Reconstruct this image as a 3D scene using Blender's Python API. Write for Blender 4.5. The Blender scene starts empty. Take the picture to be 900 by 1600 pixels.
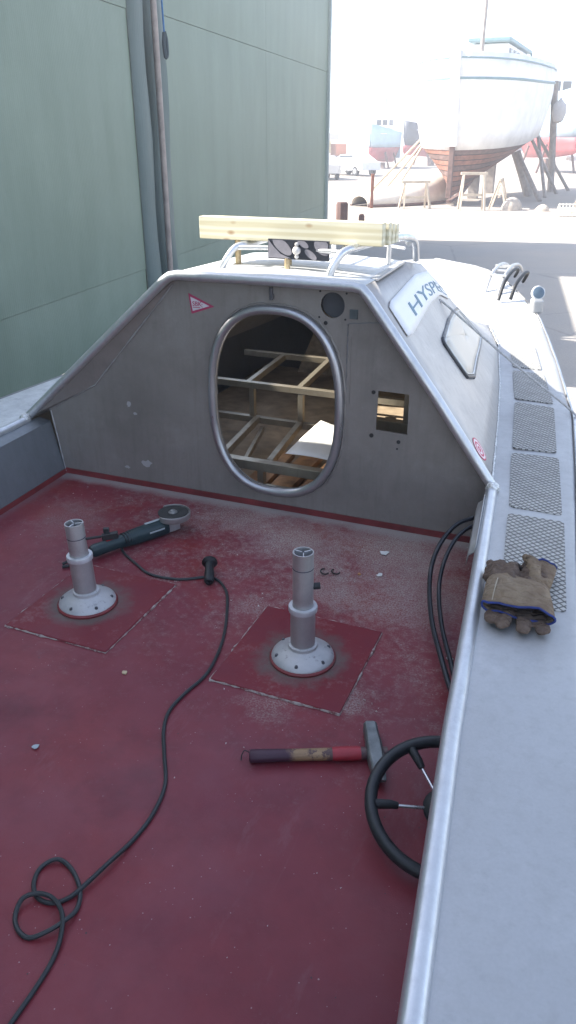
import bpy, bmesh, math, random
from mathutils import Vector, Matrix
from mathutils.geometry import tessellate_polygon
random.seed(7)
R = math.radians
PI = math.pi
scene = bpy.context.scene
C = scene.collection

# ------------------------------------------------------------------ camera, sky, sun, exposure
cam_data = bpy.data.cameras.new('camera')
cam = bpy.data.objects.new('camera', cam_data)
C.objects.link(cam)
cam.location = (0, 0, 2.5)
cam.rotation_euler = (R(64.0), 0, 0)
cam_data.sensor_fit = 'AUTO'
cam_data.sensor_width = 36.0
cam_data.lens = 27.0
cam_data.clip_start = 0.02
cam_data.clip_end = 2000
scene.camera = cam

SUN_EL = R(39.5)
SUN_TO = Vector((-0.983 * math.cos(SUN_EL), 0.185 * math.cos(SUN_EL), math.sin(SUN_EL))).normalized()
world = bpy.data.worlds.new('World')
scene.world = world
world.use_nodes = True
wn = world.node_tree
sky = wn.nodes.new('ShaderNodeTexSky')
sky.sky_type = 'NISHITA'
sky.sun_disc = False
sky.sun_elevation = SUN_EL
sky.sun_rotation = math.atan2(SUN_TO.x, SUN_TO.y)
sky.air_density = 0.8
sky.dust_density = 1.0
sky.ozone_density = 0.6
hsv = wn.nodes.new('ShaderNodeHueSaturation')
hsv.inputs['Saturation'].default_value = 0.78   # less blue all round, evens out the colour cast
wn.links.new(sky.outputs[0], hsv.inputs['Color'])
wn.links.new(hsv.outputs[0], wn.nodes['Background'].inputs[0])
wn.nodes['Background'].inputs[1].default_value = 0.13
sun_data = bpy.data.lights.new('sun', 'SUN')
sun_data.energy = 4.2
sun_data.angle = R(0.5)
sun_data.color = (1.0, 0.95, 0.87)
sun = bpy.data.objects.new('sun', sun_data)
C.objects.link(sun)
sun.location = (-20, 5, 20)
sun.rotation_euler = (-SUN_TO).to_track_quat('-Z', 'Y').to_euler()
vs = scene.view_settings
vs.view_transform = 'Standard'
vs.look = 'None'
vs.gamma = 1.0
vs.use_curve_mapping = False
vs.exposure = 2.0
GLARE_DENSITY = 0.005

# ------------------------------------------------------------------ node helpers
class NT:
    def __init__(self, name):
        self.m = bpy.data.materials.new(name)
        self.m.use_nodes = True
        self.t = self.m.node_tree
        self.b = self.t.nodes['Principled BSDF']
        self.tc = self.t.nodes.new('ShaderNodeTexCoord')
        self.co = self.tc.outputs['Object']
    def new(self, t, **kw):
        n = self.t.nodes.new(t)
        for k, v in kw.items():
            setattr(n, k, v)
        return n
    def put(self, sock, v):
        if hasattr(v, 'is_linked') or isinstance(v, bpy.types.NodeSocket):
            self.t.links.new(v, sock)
        elif v is not None:
            if isinstance(v, tuple) and len(v) == 3 and sock.type == 'RGBA':
                v = (*v, 1)
            sock.default_value = v
    def mapping(self, scale=(1, 1, 1), loc=(0, 0, 0), rot=(0, 0, 0), vec=None):
        n = self.new('ShaderNodeMapping')
        self.put(n.inputs['Vector'], vec or self.co)
        n.inputs['Scale'].default_value = scale
        n.inputs['Location'].default_value = loc
        n.inputs['Rotation'].default_value = rot
        return n.outputs[0]
    def noise(self, scale, detail=4, rough=0.55, vec=None, dist=0.0):
        n = self.new('ShaderNodeTexNoise')
        self.put(n.inputs['Vector'], vec or self.co)
        n.inputs['Scale'].default_value = scale
        n.inputs['Detail'].default_value = detail
        n.inputs['Roughness'].default_value = rough
        n.inputs['Distortion'].default_value = dist
        return n.outputs[0]
    def voronoi(self, scale, vec=None, out='Distance', feature='F1', rand=1.0):
        n = self.new('ShaderNodeTexVoronoi', feature=feature)
        self.put(n.inputs['Vector'], vec or self.co)
        n.inputs['Scale'].default_value = scale
        n.inputs['Randomness'].default_value = rand
        return n.outputs[out]
    def wave(self, scale, vec=None, dist=0.0, direction='X', detail=2):
        n = self.new('ShaderNodeTexWave', bands_direction=direction)
        self.put(n.inputs['Vector'], vec or self.co)
        n.inputs['Scale'].default_value = scale
        n.inputs['Distortion'].default_value = dist
        n.inputs['Detail'].default_value = detail
        return n.outputs['Fac']
    def math(self, op, a, b=0.0, clamp=False):
        n = self.new('ShaderNodeMath', operation=op, use_clamp=clamp)
        self.put(n.inputs[0], a)
        self.put(n.inputs[1], b)
        return n.outputs[0]
    def rng(self, v, a, b, c=0.0, d=1.0):
        n = self.new('ShaderNodeMapRange')
        self.put(n.inputs[0], v)
        for i, x in enumerate((a, b, c, d)):
            n.inputs[i + 1].default_value = x
        return n.outputs[0]
    def mix(self, f, a, b):
        n = self.new('ShaderNodeMix', data_type='RGBA')
        self.put(n.inputs[0], f)
        self.put(n.inputs[6], a)
        self.put(n.inputs[7], b)
        return n.outputs[2]
    def sep(self, vec=None):
        n = self.new('ShaderNodeSeparateXYZ')
        self.put(n.inputs[0], vec or self.co)
        return n.outputs
    def dist(self, p, vec=None):
        n = self.new('ShaderNodeVectorMath', operation='DISTANCE')
        self.put(n.inputs[0], vec or self.co)
        n.inputs[1].default_value = p
        return n.outputs['Value']
    def bump(self, h, strength=0.3, distance=0.01):
        n = self.new('ShaderNodeBump')
        n.inputs['Strength'].default_value = strength
        n.inputs['Distance'].default_value = distance
        self.put(n.inputs['Height'], h)
        self.put(self.b.inputs['Normal'], n.outputs[0])
    def set(self, color=None, rough=None, metal=None, spec=None):
        if color is not None: self.put(self.b.inputs['Base Color'], color)
        if rough is not None: self.put(self.b.inputs['Roughness'], rough)
        if metal is not None: self.put(self.b.inputs['Metallic'], metal)
        if spec is not None: self.put(self.b.inputs['Specular IOR Level'], spec)
        return self.m

MATS = {}
def plain(name, color, rough=0.6, metal=0.0, var=0.15, scale=25, bump=0.0):
    if name in MATS: return MATS[name]
    n = NT(name)
    f = n.noise(scale, 5)
    dark = tuple(c * (1 - var) for c in color)
    lite = tuple(min(1, c * (1 + var)) for c in color)
    n.set(n.mix(n.rng(f, .3, .7), dark, lite), n.rng(f, .3, .7, max(.05, rough - .08), min(1, rough + .08)), metal)
    if bump: n.bump(f, bump, 0.004)
    MATS[name] = n.m
    return n.m

def aluminium(name, base=(.52, .53, .55), rough=.4, metal=.85, dirt=.25, scale=3.0, stain=(.30, .29, .28)):
    n = NT(name)
    big = n.noise(scale, 6, .6)
    fine = n.noise(140, 3, .6)
    streak = n.noise(30, 4, .6, n.mapping((1, 1, .12)))
    col = n.mix(n.rng(big, .42, .72, 0, dirt), base, stain)
    col = n.mix(n.rng(fine, .35, .75, 0, .22), col, tuple(c * .7 for c in base))
    scr = n.noise(60, 2, .5, n.mapping((1.6, .06, 1), rot=(0, 0, .5)))
    col = n.mix(n.rng(scr, .70, .80, 0, .10), col, (.7, .71, .72))
    blot = n.noise(14, 5, .7)
    col = n.mix(n.rng(blot, .62, .75, 0, .35), col, tuple(c * .62 for c in base))
    col = n.mix(n.rng(streak, .5, .72, 0, .3), col, stain)
    sm_ = n.noise(5, 7, .72, n.mapping((1, 1, 1), (7, 3, 1)))
    col = n.mix(n.rng(sm_, .56, .70, 0, .28), col, tuple(min(1, c * 1.35) for c in base))
    r = n.math('ADD', n.rng(big, .3, .7, rough - .07, rough + .1), n.rng(streak, .3, .7, -.05, .06))
    n.set(col, r, metal)
    n.bump(n.math('ADD', n.math('MULTIPLY', fine, .4), big), .12, .004)
    return n.m

# ------------------------------------------------------------------ mesh helpers
class MB:
    def __init__(self, off=(0, 0, 0)):
        self.v, self.f, self.off = [], [], Vector(off)
    def vert(self, p):
        self.v.append(Vector(p) - self.off)
        return len(self.v) - 1
    def face(self, pts):
        self.f.append([self.vert(p) for p in pts])
        return self
    def box(self, c, s, rz=0, rx=0, ry=0):
        m = Matrix.Rotation(rz, 3, 'Z') @ Matrix.Rotation(ry, 3, 'Y') @ Matrix.Rotation(rx, 3, 'X')
        i = [self.vert(Vector(c) + m @ Vector((x * s[0] / 2, y * s[1] / 2, z * s[2] / 2))) for x in (-1, 1) for y in (-1, 1) for z in (-1, 1)]
        for q in ((0, 1, 3, 2), (4, 6, 7, 5), (0, 4, 5, 1), (2, 3, 7, 6), (0, 2, 6, 4), (1, 5, 7, 3)):
            self.f.append([i[k] for k in q])
        return self
    def bar(self, p, q, w, h, up=(0, 0, 1)):
        p, q = Vector(p), Vector(q)
        d = (q - p).normalized()
        s = d.cross(Vector(up))
        if s.length < 1e-4: s = d.cross(Vector((1, 0, 0)))
        s.normalize()
        u = s.cross(d)
        i = [self.vert(e + s * x * w / 2 + u * y * h / 2) for e in (p, q) for x, y in ((-1, -1), (1, -1), (1, 1), (-1, 1))]
        for k in range(4):
            self.f.append([i[k], i[(k + 1) % 4], i[4 + (k + 1) % 4], i[4 + k]])
        self.f += [[i[3], i[2], i[1], i[0]], [i[4], i[5], i[6], i[7]]]
        return self
    def tube(self, path, r, n=10, closed=False, rr=None):
        path = [Vector(p) for p in path]
        m = len(path)
        nrm = None
        rings = []
        for k in range(m):
            a = path[(k - 1) % m] if (closed or k > 0) else path[k]
            b = path[(k + 1) % m] if (closed or k < m - 1) else path[k]
            t = (b - a).normalized()
            if nrm is None:
                nrm = t.orthogonal().normalized()
            nrm = (nrm - t * nrm.dot(t)).normalized()
            bi = t.cross(nrm)
            r_ = rr[k] if rr else r
            rings.append([self.vert(path[k] + (nrm * math.cos(2 * PI * j / n) + bi * math.sin(2 * PI * j / n)) * r_) for j in range(n)])
        for k in range(m if closed else m - 1):
            A, B = rings[k], rings[(k + 1) % m]
            for j in range(n):
                self.f.append([A[j], A[(j + 1) % n], B[(j + 1) % n], B[j]])
        if not closed:
            self.f += [rings[0][::-1], rings[-1]]
        return self
    def lathe(self, prof, c=(0, 0, 0), n=24, mat=None):
        # prof: (radius, z) from bottom to top; mat: 3x3 orientation
        M = mat or Matrix.Identity(3)
        rings = [[self.vert(Vector(c) + M @ Vector((r * math.cos(2 * PI * j / n), r * math.sin(2 * PI * j / n), z))) for j in range(n)] for r, z in prof]
        for A, B in zip(rings, rings[1:]):
            for j in range(n):
                self.f.append([A[j], A[(j + 1) % n], B[(j + 1) % n], B[j]])
        self.f += [rings[0][::-1], rings[-1]]
        return self
    def grid(self, rows, thick=None):
        # rows: list of rows of points
        idx = [[self.vert(p) for p in r] for r in rows]
        for a, b in zip(idx, idx[1:]):
            for k in range(len(a) - 1):
                self.f.append([a[k], a[k + 1], b[k + 1], b[k]])
        return self
    def plate(self, loops, fn, t):
        # loops in 2D (outer, holes...), fn(x,y,d)->3D point with depth d; solid plate of thickness t
        tri = tessellate_polygon([[Vector((x, y, 0)) for x, y in l] for l in loops])
        flat = [p for l in loops for p in l]
        i0 = [self.vert(fn(x, y, 0)) for x, y in flat]
        i1 = [self.vert(fn(x, y, t)) for x, y in flat]
        for a, b, c in tri:
            self.f.append([i0[a], i0[b], i0[c]])
            self.f.append([i1[c], i1[b], i1[a]])
        k = 0
        for l in loops:
            m = len(l)
            for j in range(m):
                a, b = k + j, k + (j + 1) % m
                self.f.append([i0[a], i1[a], i1[b], i0[b]])
            k += m
        return self
    def build(self, name, mat, parent=None, smooth=False, bevel=0, solid=0, auto=None):
        me = bpy.data.meshes.new(name)
        me.from_pydata([tuple(v) for v in self.v], [], self.f)
        bm = bmesh.new()
        bm.from_mesh(me)
        if smooth: bmesh.ops.remove_doubles(bm, verts=bm.verts, dist=1e-5)
        bmesh.ops.recalc_face_normals(bm, faces=bm.faces)
        bm.to_mesh(me)
        bm.free()
        if smooth:
            for p in me.polygons: p.use_smooth = True
            me.set_sharp_from_angle(angle=R(auto or 40))
        me.materials.append(mat)
        o = bpy.data.objects.new(name, me)
        C.objects.link(o)
        if parent: o.parent = parent
        if solid:
            s = o.modifiers.new('solid', 'SOLIDIFY')
            s.thickness = solid
            s.offset = 0
        if bevel:
            b = o.modifiers.new('bevel', 'BEVEL')
            b.width = bevel
            b.segments = 2
            b.limit_method = 'ANGLE'
        return o

def thing(name, label, cat, loc=(0, 0, 0), rotz=0.0, group=None, rot=None):
    o = bpy.data.objects.new(name, None)
    o.empty_display_size = .1
    C.objects.link(o)
    o.location = loc
    o.rotation_euler = rot or (0, 0, rotz)
    o['label'] = label
    o['category'] = cat
    if group: o['group'] = group
    return o
def tag(o, label, cat, group=None, kind=None):
    o['label'] = label
    o['category'] = cat
    if group: o['group'] = group
    if kind: o['kind'] = kind
    return o
def text(name, body, size, mat, parent, loc, mtx, extrude=.0006, fit=None):
    cu = bpy.data.curves.new(name, 'FONT')
    cu.body = body
    cu.size = size
    cu.extrude = extrude
    cu.align_x = 'LEFT'
    cu.offset = 0 if fit else size * .012
    tmp = bpy.data.objects.new(name + '_tmp', cu)
    C.objects.link(tmp)
    dg = bpy.context.evaluated_depsgraph_get()
    me = bpy.data.meshes.new_from_object(tmp.evaluated_get(dg))
    bpy.data.objects.remove(tmp)
    me.materials.clear()
    me.materials.append(mat)
    if fit:
        xs_ = [v.co.x for v in me.vertices]
        ys_ = [v.co.y for v in me.vertices]
        for v in me.vertices:
            v.co.x = (v.co.x - min(xs_)) / (max(xs_) - min(xs_)) * fit[0]
            v.co.y = (v.co.y - min(ys_)) / (max(ys_) - min(ys_)) * fit[1]
    o = bpy.data.objects.new(name, me)
    C.objects.link(o)
    o.parent = parent
    o.matrix_local = Matrix.Translation(loc) @ mtx.to_4x4()
    return o
def smooth_path(pts, sub=6):
    pts = [Vector(p) for p in pts]
    out = []
    for i in range(len(pts) - 1):
        p0, p1, p2, p3 = pts[max(i - 1, 0)], pts[i], pts[i + 1], pts[min(i + 2, len(pts) - 1)]
        for k in range(sub):
            t = k / sub
            out.append(.5 * ((2 * p1) + (p2 - p0) * t + (2 * p0 - 5 * p1 + 4 * p2 - p3) * t * t + (3 * p1 - p0 - 3 * p2 + p3) * t ** 3))
    out.append(pts[-1])
    return out
def lerp_tab(tab, x):
    if x <= tab[0][0]: return tab[0][1]
    for (x0, y0), (x1, y1) in zip(tab, tab[1:]):
        if x <= x1: return y0 + (y1 - y0) * (x - x0) / (x1 - x0)
    return tab[-1][1]

# ------------------------------------------------------------------ the yard ground
n = NT('yard_ground')
big = n.noise(.06, 5, .6)
mid = n.noise(1.3, 6, .65)
fine = n.noise(38, 4, .7)
col = n.mix(n.rng(mid, .3, .7), (.27, .265, .26), (.34, .332, .32))
col = n.mix(n.rng(big, .42, .58), col, (.42, .365, .30))
sepy = n.sep()[1]
col = n.mix(n.rng(n.math('ADD', sepy, n.math('MULTIPLY', n.noise(.3, 5), 6)), 25, 29, 0, .6), col, (.40, .33, .26))
col = n.mix(n.rng(fine, .35, .7, 0, .4), col, (.20, .195, .19))
crack = n.voronoi(.22, n.mapping((1, 1, 1), vec=None), 'Distance', 'DISTANCE_TO_EDGE')
wob = n.math('ADD', crack, n.math('MULTIPLY', n.math('SUBTRACT', n.noise(2.2, 5, .7), .5), .03))
col = n.mix(n.rng(wob, .0, .008, .3, 0), col, (.1, .098, .096))
n.set(col, n.rng(fine, .3, .7, .8, .95), 0)
n.bump(n.math('ADD', fine, n.math('MULTIPLY', mid, .5)), .5, .02)
g = MB()
N_ = 14
for i in range(N_):
    for j in range(N_):
        s = 600 / N_
        x, y = -300 + i * s, -150 + j * s
        g.face([(x, y, 0), (x + s, y, 0), (x + s, y + s, 0), (x, y + s, 0)])
go = g.build('ground', n.m)
go['kind'] = 'structure'
go['label'] = 'pale worn asphalt and gravel of the boatyard'

# ------------------------------------------------------------------ the green hall with its tall doors
def door_mat(name, a, b):
    n = NT(name)
    ribs = n.wave(9.0, n.mapping((1, 0, 0)), 0.0, 'X', 0)
    st = n.noise(2.2, 6, .65, n.mapping((1, 1, .18)))
    sc = n.noise(.9, 5, .6)
    scuff = n.noise(9, 5, .75, n.mapping((.45, 1, 3.2)))
    col = n.mix(n.rng(st, .3, .72), a, b)
    col = n.mix(n.rng(sc, .5, .8, 0, .35), col, tuple(x * 1.25 for x in b))
    col = n.mix(n.rng(scuff, .66, .78, 0, .4), col, tuple(x * .6 for x in a))
    fine = n.noise(220, 2, .5, n.mapping((1, 1, .05)))
    col = n.mix(n.rng(fine, .4, .7, 0, .22), col, tuple(x * .72 for x in a))
    n.set(col, .5, 0)
    n.bump(n.math('ADD', n.math('MULTIPLY', ribs, .25), n.math('MULTIPLY', st, .6)), .2, .012)
    return n.m
GREEN = door_mat('green_door_sheet', (.145, .195, .142), (.185, .238, .182))
GREEN_DARK = door_mat('green_rubber_flap', (.075, .11, .10), (.11, .15, .14))
PIPE = plain('weathered_pipe', (.30, .25, .22), .55, .2, .25, 8)
BLUE_ROPE = plain('blue_rope', (.02, .13, .32), .8, 0, .3, 60)
hall = thing('boat_hall', 'tall pale green hall wall with sliding sheet doors behind the boat', 'building', (.99, 22.4, 0), R(-105))
def panel(s0, s1, z0, z1, y=0.0, m=GREEN, name='door_panel'):
    b = MB()
    # slightly pillowed sheet, a thing with thickness
    nx, nz = 6, 6
    rows = []
    for j in range(nz + 1):
        row = []
        for i in range(nx + 1):
            u, w = i / nx, j / nz
            bow = .018 * math.sin(PI * u) * math.sin(PI * w)
            row.append((s0 + (s1 - s0) * u, y + .03 + bow, z0 + (z1 - z0) * w))
        rows.append(row)
    b.grid(rows)
    back = [[(p[0], y - .05, p[2]) for p in r] for r in rows]
    for A, B in ((rows[0], back[0]), (rows[-1], back[-1])):
        b.grid([A, B])
    b.grid([[r[0] for r in rows], [r[0] for r in back]])
    b.grid([[r[-1] for r in rows], [r[-1] for r in back]])
    b.face([back[0][0], back[0][-1], back[-1][-1], back[-1][0]])
    return b.build(name, m, hall, smooth=True)
for s0, s1, top_ in ((.16, 5.6, 5.6), (5.606, 10.6, 4.9)):  # unseen panel tops stepped down to shape the cast shadow
    for k, (z0, z1) in enumerate(((.04, .88), (.885, 3.98), (3.985, top_))):
        panel(s0, s1, z0, z1, 0.008 * k)
for s0, s1 in ((11.75, 15.75),):
    for k, (z0, z1) in enumerate(((.04, .86), (.865, 3.9))):
        panel(s0, s1, z0, z1, .05 + .008 * k)
    panel(s0, 13.5, 3.905, 4.87, .066)
    panel(13.505, s1, 3.905, 4.32, .066)  # low unseen top, so sun reaches the foredeck
panel(15.8, 18.84, .04, 4.32, .05, name='sun_step_panel')  # low panel added out of frame, lets sun onto roof and into cabin
panel(18.80, 19.3, .04, 4.88, -.04, name='sun_step_panel')  # taller unseen step added to keep sun off the lower bulkhead
MB().box((.07, 0, 2.8), (.16, .2, 5.6)).build('edge_post', plain('grey_green_post', (.24, .29, .28), .5), hall, bevel=.01)
# joint between the leaves: pipe, rolled flaps
MB().tube(smooth_path([(11.08, .16, .05), (11.09, .17, 2), (11.07, .16, 4), (11.08, .15, 4.9)], 5), .042, 12).build('door_pipe', PIPE, hall, smooth=True)
b = MB()
rows = []
for k in range(13):
    z = .03 + 4.85 * k / 12
    w = .016 * math.sin(k * 1.3)
    rows.append([(11.75, .10, z), (11.62, .15 + w, z), (11.48, .17, z), (11.34, .12 + w, z), (11.24, .02, z), (11.2, -.06, z)])
b.grid(rows)
b.build('flap', GREEN_DARK, hall, smooth=True, solid=.012)
b = MB()
rows = []
for k in range(13):
    z = .03 + 4.85 * k / 12
    w = .025 * math.sin(k * .9 + 1)
    s = .16 * max(0, 1 - abs(z - .9) / 2.2)
    rows.append([(10.6, .06, z), (10.7, .11 + w, z), (10.82, .10, z), (10.92 - s * .4, .03 + w, z), (11.0, -.06, z)])
b.grid(rows)
b.build('flap', GREEN_DARK, hall, smooth=True, solid=.012)
MB().box((11.1, -.15, 2.43), (.7, .1, 4.84)).build('joint_backing', plain('joint_dark', (.05, .065, .07), .8), hall)
MB().tube(smooth_path([(10.93, .2, 4.88), (10.92, .2, 4.6), (10.9, .2, 4.3), (10.87, .2, 3.75)], 5), .012, 6).build('rope', BLUE_ROPE, hall, smooth=True)
MB().tube(smooth_path([(10.87, .2, 3.75), (10.84, .21, 3.66), (10.86, .22, 3.50), (10.89, .21, 3.46), (10.90, .2, 3.6), (10.87, .2, 3.74)], 4), .026, 6).build('rope_knot', plain('dark_rope', (.03, .05, .06), .8), hall, smooth=True)
# taller block added out of frame, shaped to shade the cockpit
hw = MB().plate([[(19.19, .03), (35.4, 0), (35.4, -6), (20.1, -6)]], lambda x, y, d: (x, y, 9.0 - d), 9.0)
hw.build('shade_block_wall', GREEN, hall)
b = MB()
b.face([(19.3, .2, 9.0), (35.6, .2, 9.0), (35.6, -3, 10.4), (19.8, -3, 10.4)])
b.face([(20.2, -6.2, 9.0), (35.6, -6.2, 9.0), (35.6, -3, 10.4), (19.8, -3, 10.4)])
b.build('shade_block_roof', plain('shade_roof_sheet', (.2, .2, .2), .6), hall, solid=.08)

# ------------------------------------------------------------------ the aluminium boat
PSI = R(21.752)
OFF = (-1.4, 3.5, 0)
LATV = Vector((math.cos(PSI), -math.sin(PSI), 0))
FWDV = Vector((math.sin(PSI), math.cos(PSI), 0))
def W(a, b, z): return LATV * a + FWDV * b + Vector((0, 0, 1.0 + z))
def B(): return MB(OFF)
boat = thing('aluminium_boat', 'bare aluminium workboat with red deck under repair beside the green hall', 'boat', W(-1.4, 3.5, 0), -PSI)
def onboat(name, label, cat, a, b, z, rz=0.0, group=None):
    return thing(name, label, cat, W(a, b, z), -PSI + rz, group)

ALU_BULK = aluminium('aluminium_bulkhead', (.285, .262, .242), .55, .45, .75, 2.6, (.175, .155, .14))
ALU_DECK = aluminium('aluminium_side_deck', (.42, .42, .42), .46, .45, .35, 3.0, (.33, .325, .32))
ALU_ROOF = aluminium('aluminium_roof', (.66, .66, .65), .5, .3, .2, 3.0, (.5, .5, .48))
ALU_TUBE = aluminium('aluminium_tube', (.60, .61, .62), .38, .75, .3, 6.0, (.4, .4, .42))
ALU_CAB = aluminium('aluminium_cabin_plate', (.50, .475, .45), .45, .5, .4, 2.6, (.38, .355, .33))
ALU_IN = aluminium('aluminium_frame_inside', (.44, .39, .30), .38, .7, .6, 6.0, (.20, .165, .125))
ALU_ROUGH = aluminium('aluminium_frosted_deck', (.62, .63, .62), .6, .3, .6, 9.0, (.33, .34, .34))

# tables in boat coordinates: starboard outer edge, inner tube, sheer height
OUT_S = [(-.6, .24), (.8, .20), (1.9, .10), (2.4, .065), (3.12, .02), (3.85, -.034), (4.8, -.18), (5.7, -.366), (6.1, -.52), (6.55, -.72), (6.8, -.86), (6.97, -1.06), (7.02, -1.4)]
SHEER = [(-.6, .28), (4.3, .28), (5.0, .30), (5.7, .36), (6.3, .44), (7.02, .52)]
TUBE_S = [(-.6, -.015), (.73, -.088), (1.385, -.154), (1.93, -.198), (2.8, -.272)]
TUBE_P = [(-.6, -2.44), (1.6, -2.46), (2.8, -2.466)]
def outS(b): return lerp_tab(OUT_S, b)
def outP(b): return -2.8 - outS(b) if b > 2.6 else -2.865 + .03 * (2.6 - b) / 3
def sheer(b): return lerp_tab(SHEER, b)
def tubS(b): return lerp_tab(TUBE_S, b)
def tubP(b): return lerp_tab(TUBE_P, b)

# --- hull plating (outside), bottom
STN = [-.6, .2, 1.0, 1.8, 2.4, 3.12, 3.85, 4.4, 4.9, 5.4, 5.75, 6.1, 6.4, 6.65, 6.85, 6.97, 7.02]
hb = B()
for side in (0, 1):
    rows = []
    for b_ in STN:
        a = outS(b_) if side == 0 else outP(b_)
        k = a + 1.4
        z = sheer(b_)
        kz = -.98 + max(0, (b_ - 4.5) / 2.5) ** 2 * .9
        rows.append([(a, b_, z), (-1.4 + k * 1.0, b_, z - .05), (-1.4 + k * .96, b_ - .03, z - .3), (-1.4 + k * .86, b_ - .1, z - .85 + max(0, (b_ - 4.5) / 2.5) * .2), (-1.4, b_ - .15, min(kz, z - .35))])
    hb.grid(rows)
a0, a1 = outS(-.6), outP(-.6)
hb.face([(a0, -.6, .28), (a1, -.6, .28), (a1 + .05, -.6, -.5), (-1.4, -.75, -.98), (a0 - .05, -.6, -.5)])
hb.build('hull_plating', ALU_DECK, boat, smooth=True, auto=25)

# --- side decks
def side_deck(inner, outer, b0, b1, name, mat, dz=0.0, n=16):
    m = B()
    top, bot = [], []
    for i in range(n + 1):
        b_ = b0 + (b1 - b0) * i / n
        ai, ao = inner(b_), outer(b_)
        z = sheer(b_) + dz
        sgn = 1 if ao > ai else -1
        top.append([(ai, b_, z - .004), (ai + (ao - ai) * .5, b_, z), (ao - sgn * .03, b_, z), (ao - sgn * .010, b_, z - .004), (ao + sgn * .002, b_, z - .016), (ao + sgn * .004, b_, z - .05)])
    m.grid(top)
    return m.build(name, mat, boat, smooth=True, auto=60)
side_deck(tubS, outS, -.6, 2.82, 'side_deck', ALU_DECK, .003)
side_deck(tubP, outP, -.6, 2.82, 'side_deck', ALU_ROUGH, .003)
BASE_S = [(2.82, -.275), (3.6, -.36), (4.25, -.44), (5.05, -.56), (5.5, -.70)]
TOP_S = [(2.82, (-.828, 1.0)), (3.55, (-.845, .995)), (3.95, (-.86, .93)), (4.5, (-.86, .74)), (5.0, (-.87, .56)), (5.5, (-.90, .36))]
BASE_P = [(2.82, -2.48), (3.6, -2.44), (4.25, -2.36), (5.05, -2.24), (5.5, -2.10)]
TOP_P = [(2.82, (-1.645, 1.0)), (3.55, (-1.60, .995)), (3.95, (-1.60, .93)), (4.5, (-1.72, .74)), (5.0, (-1.82, .56)), (5.5, (-1.9, .36))]
def tab2(tab, b):
    return (lerp_tab([(x, y[0]) for x, y in tab], b), lerp_tab([(x, y[1]) for x, y in tab], b))
baseS = lambda b: lerp_tab(BASE_S, b)
baseP = lambda b: lerp_tab(BASE_P, b)
side_deck(baseS, outS, 2.80, 5.5, 'side_deck', ALU_DECK, 0, 20)
side_deck(baseP, outP, 2.80, 5.5, 'side_deck', ALU_ROUGH, 0, 20)
# --- foredeck
m = B()
rows = []
for b_ in [5.43, 5.5, 5.75, 6.1, 6.4, 6.65, 6.85, 6.97, 7.015]:
    z = sheer(b_) - (.045 if b_ < 5.45 else 0)
    s, p = outS(b_), outP(b_)
    rows.append([(s + .003, b_, z - .03), (s - .012, b_, z - .004), (s - .05 * (s + 1.4), b_, z), (-1.4 + (s + 1.4) * .5, b_, z + .02), (-1.4, b_, z + .03), (-1.4 + (p + 1.4) * .5, b_, z + .02), (p - .05 * (p + 1.4), b_, z), (p + .012, b_, z - .004), (p - .003, b_, z - .03)])
m.grid(rows)
m.build('foredeck', ALU_ROOF, boat, smooth=True)

# --- cockpit inner walls
def wallS(b): return outS(b) - .10
m = B()
bs = [-.6, .5, 1.2, 1.9, 2.4, 2.868]
m.grid([[(tubS(x) - .004, x, .262) for x in bs], [(wallS(x) + .0, x, .235) for x in bs], [(wallS(x), x, -.02) for x in bs]])
m.build('cockpit_side', ALU_BULK, boat, smooth=True, auto=20)
m = B()
wp = lambda x: lerp_tab([(-.6, -2.25), (2.36, -2.309), (2.87, -2.329)], x)
m.grid([[(tubP(x) + .012, x, .275) for x in bs], [(wp(x) - .058, x, .262) for x in bs], [(wp(x), x, -.02) for x in bs]])
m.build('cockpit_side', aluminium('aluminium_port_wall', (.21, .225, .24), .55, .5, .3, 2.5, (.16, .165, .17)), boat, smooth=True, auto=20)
# transom behind the camera
B().face([(-2.25, -.58, -.02), (.14, -.58, -.02), (.14, -.58, .27), (-2.44, -.58, .27)]).build('transom', ALU_BULK, boat, solid=.01)

# --- red deck
n = NT('red_deck_paint')
x_, y_, z_ = n.sep()[0:3]
big = n.noise(1.7, 6, .6)
mid = n.noise(7, 6, .65)
fine = n.noise(55, 5, .7)
grit = n.noise(260, 3, .6)
col = n.mix(n.rng(big, .35, .65), (.155, .017, .030), (.195, .021, .028))
col = n.mix(n.rng(mid, .45, .75, 0, .5), col, (.105, .016, .024))
# forward half is scoured and dusty, towards the bulkhead and to starboard
fw = n.rng(y_, -2.4, -.65)
st = n.rng(x_, -.9, 1.0)
zone = n.math('MULTIPLY', fw, n.math('ADD', n.math('MULTIPLY', st, .7), .3))
dust_n = n.math('ADD', n.math('MULTIPLY', mid, .36), n.math('MULTIPLY', n.noise(34, 8, .75), .64))
dust = n.rng(n.math('ADD', dust_n, n.math('MULTIPLY', zone, .22)), .57, .72, 0, 1)
dust = n.math('MULTIPLY', dust, n.rng(zone, .0, .5, .10, .60))
bright = n.rng(n.noise(3.1, 4, .5), .52, .66, 0, .7)
col = n.mix(n.math('MULTIPLY', bright, n.rng(fw, .2, .8)), col, (.19, .017, .015))
haze_ = n.rng(n.noise(2.6, 6, .7, n.mapping((1, 1, 1), (3, 1, 0))), .42, .80, .0, .2)
col = n.mix(haze_, col, (.24, .12, .15))
smear = n.noise(5, 7, .75, n.mapping((1.0, .28, 1), (1, 5, 0), (0, 0, .35)))
col = n.mix(n.rng(smear, .58, .72, 0, .22), col, (.30, .22, .23))
stain_ = n.noise(2.3, 6, .7, n.mapping((1, 1, 1), (9, 2, 0)))
col = n.mix(n.rng(stain_, .56, .70, 0, .4), col, (.075, .014, .022))
dust = n.math('MULTIPLY', dust, n.rng(n.noise(150, 5, .7), .44, .56, .2, 1))
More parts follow.
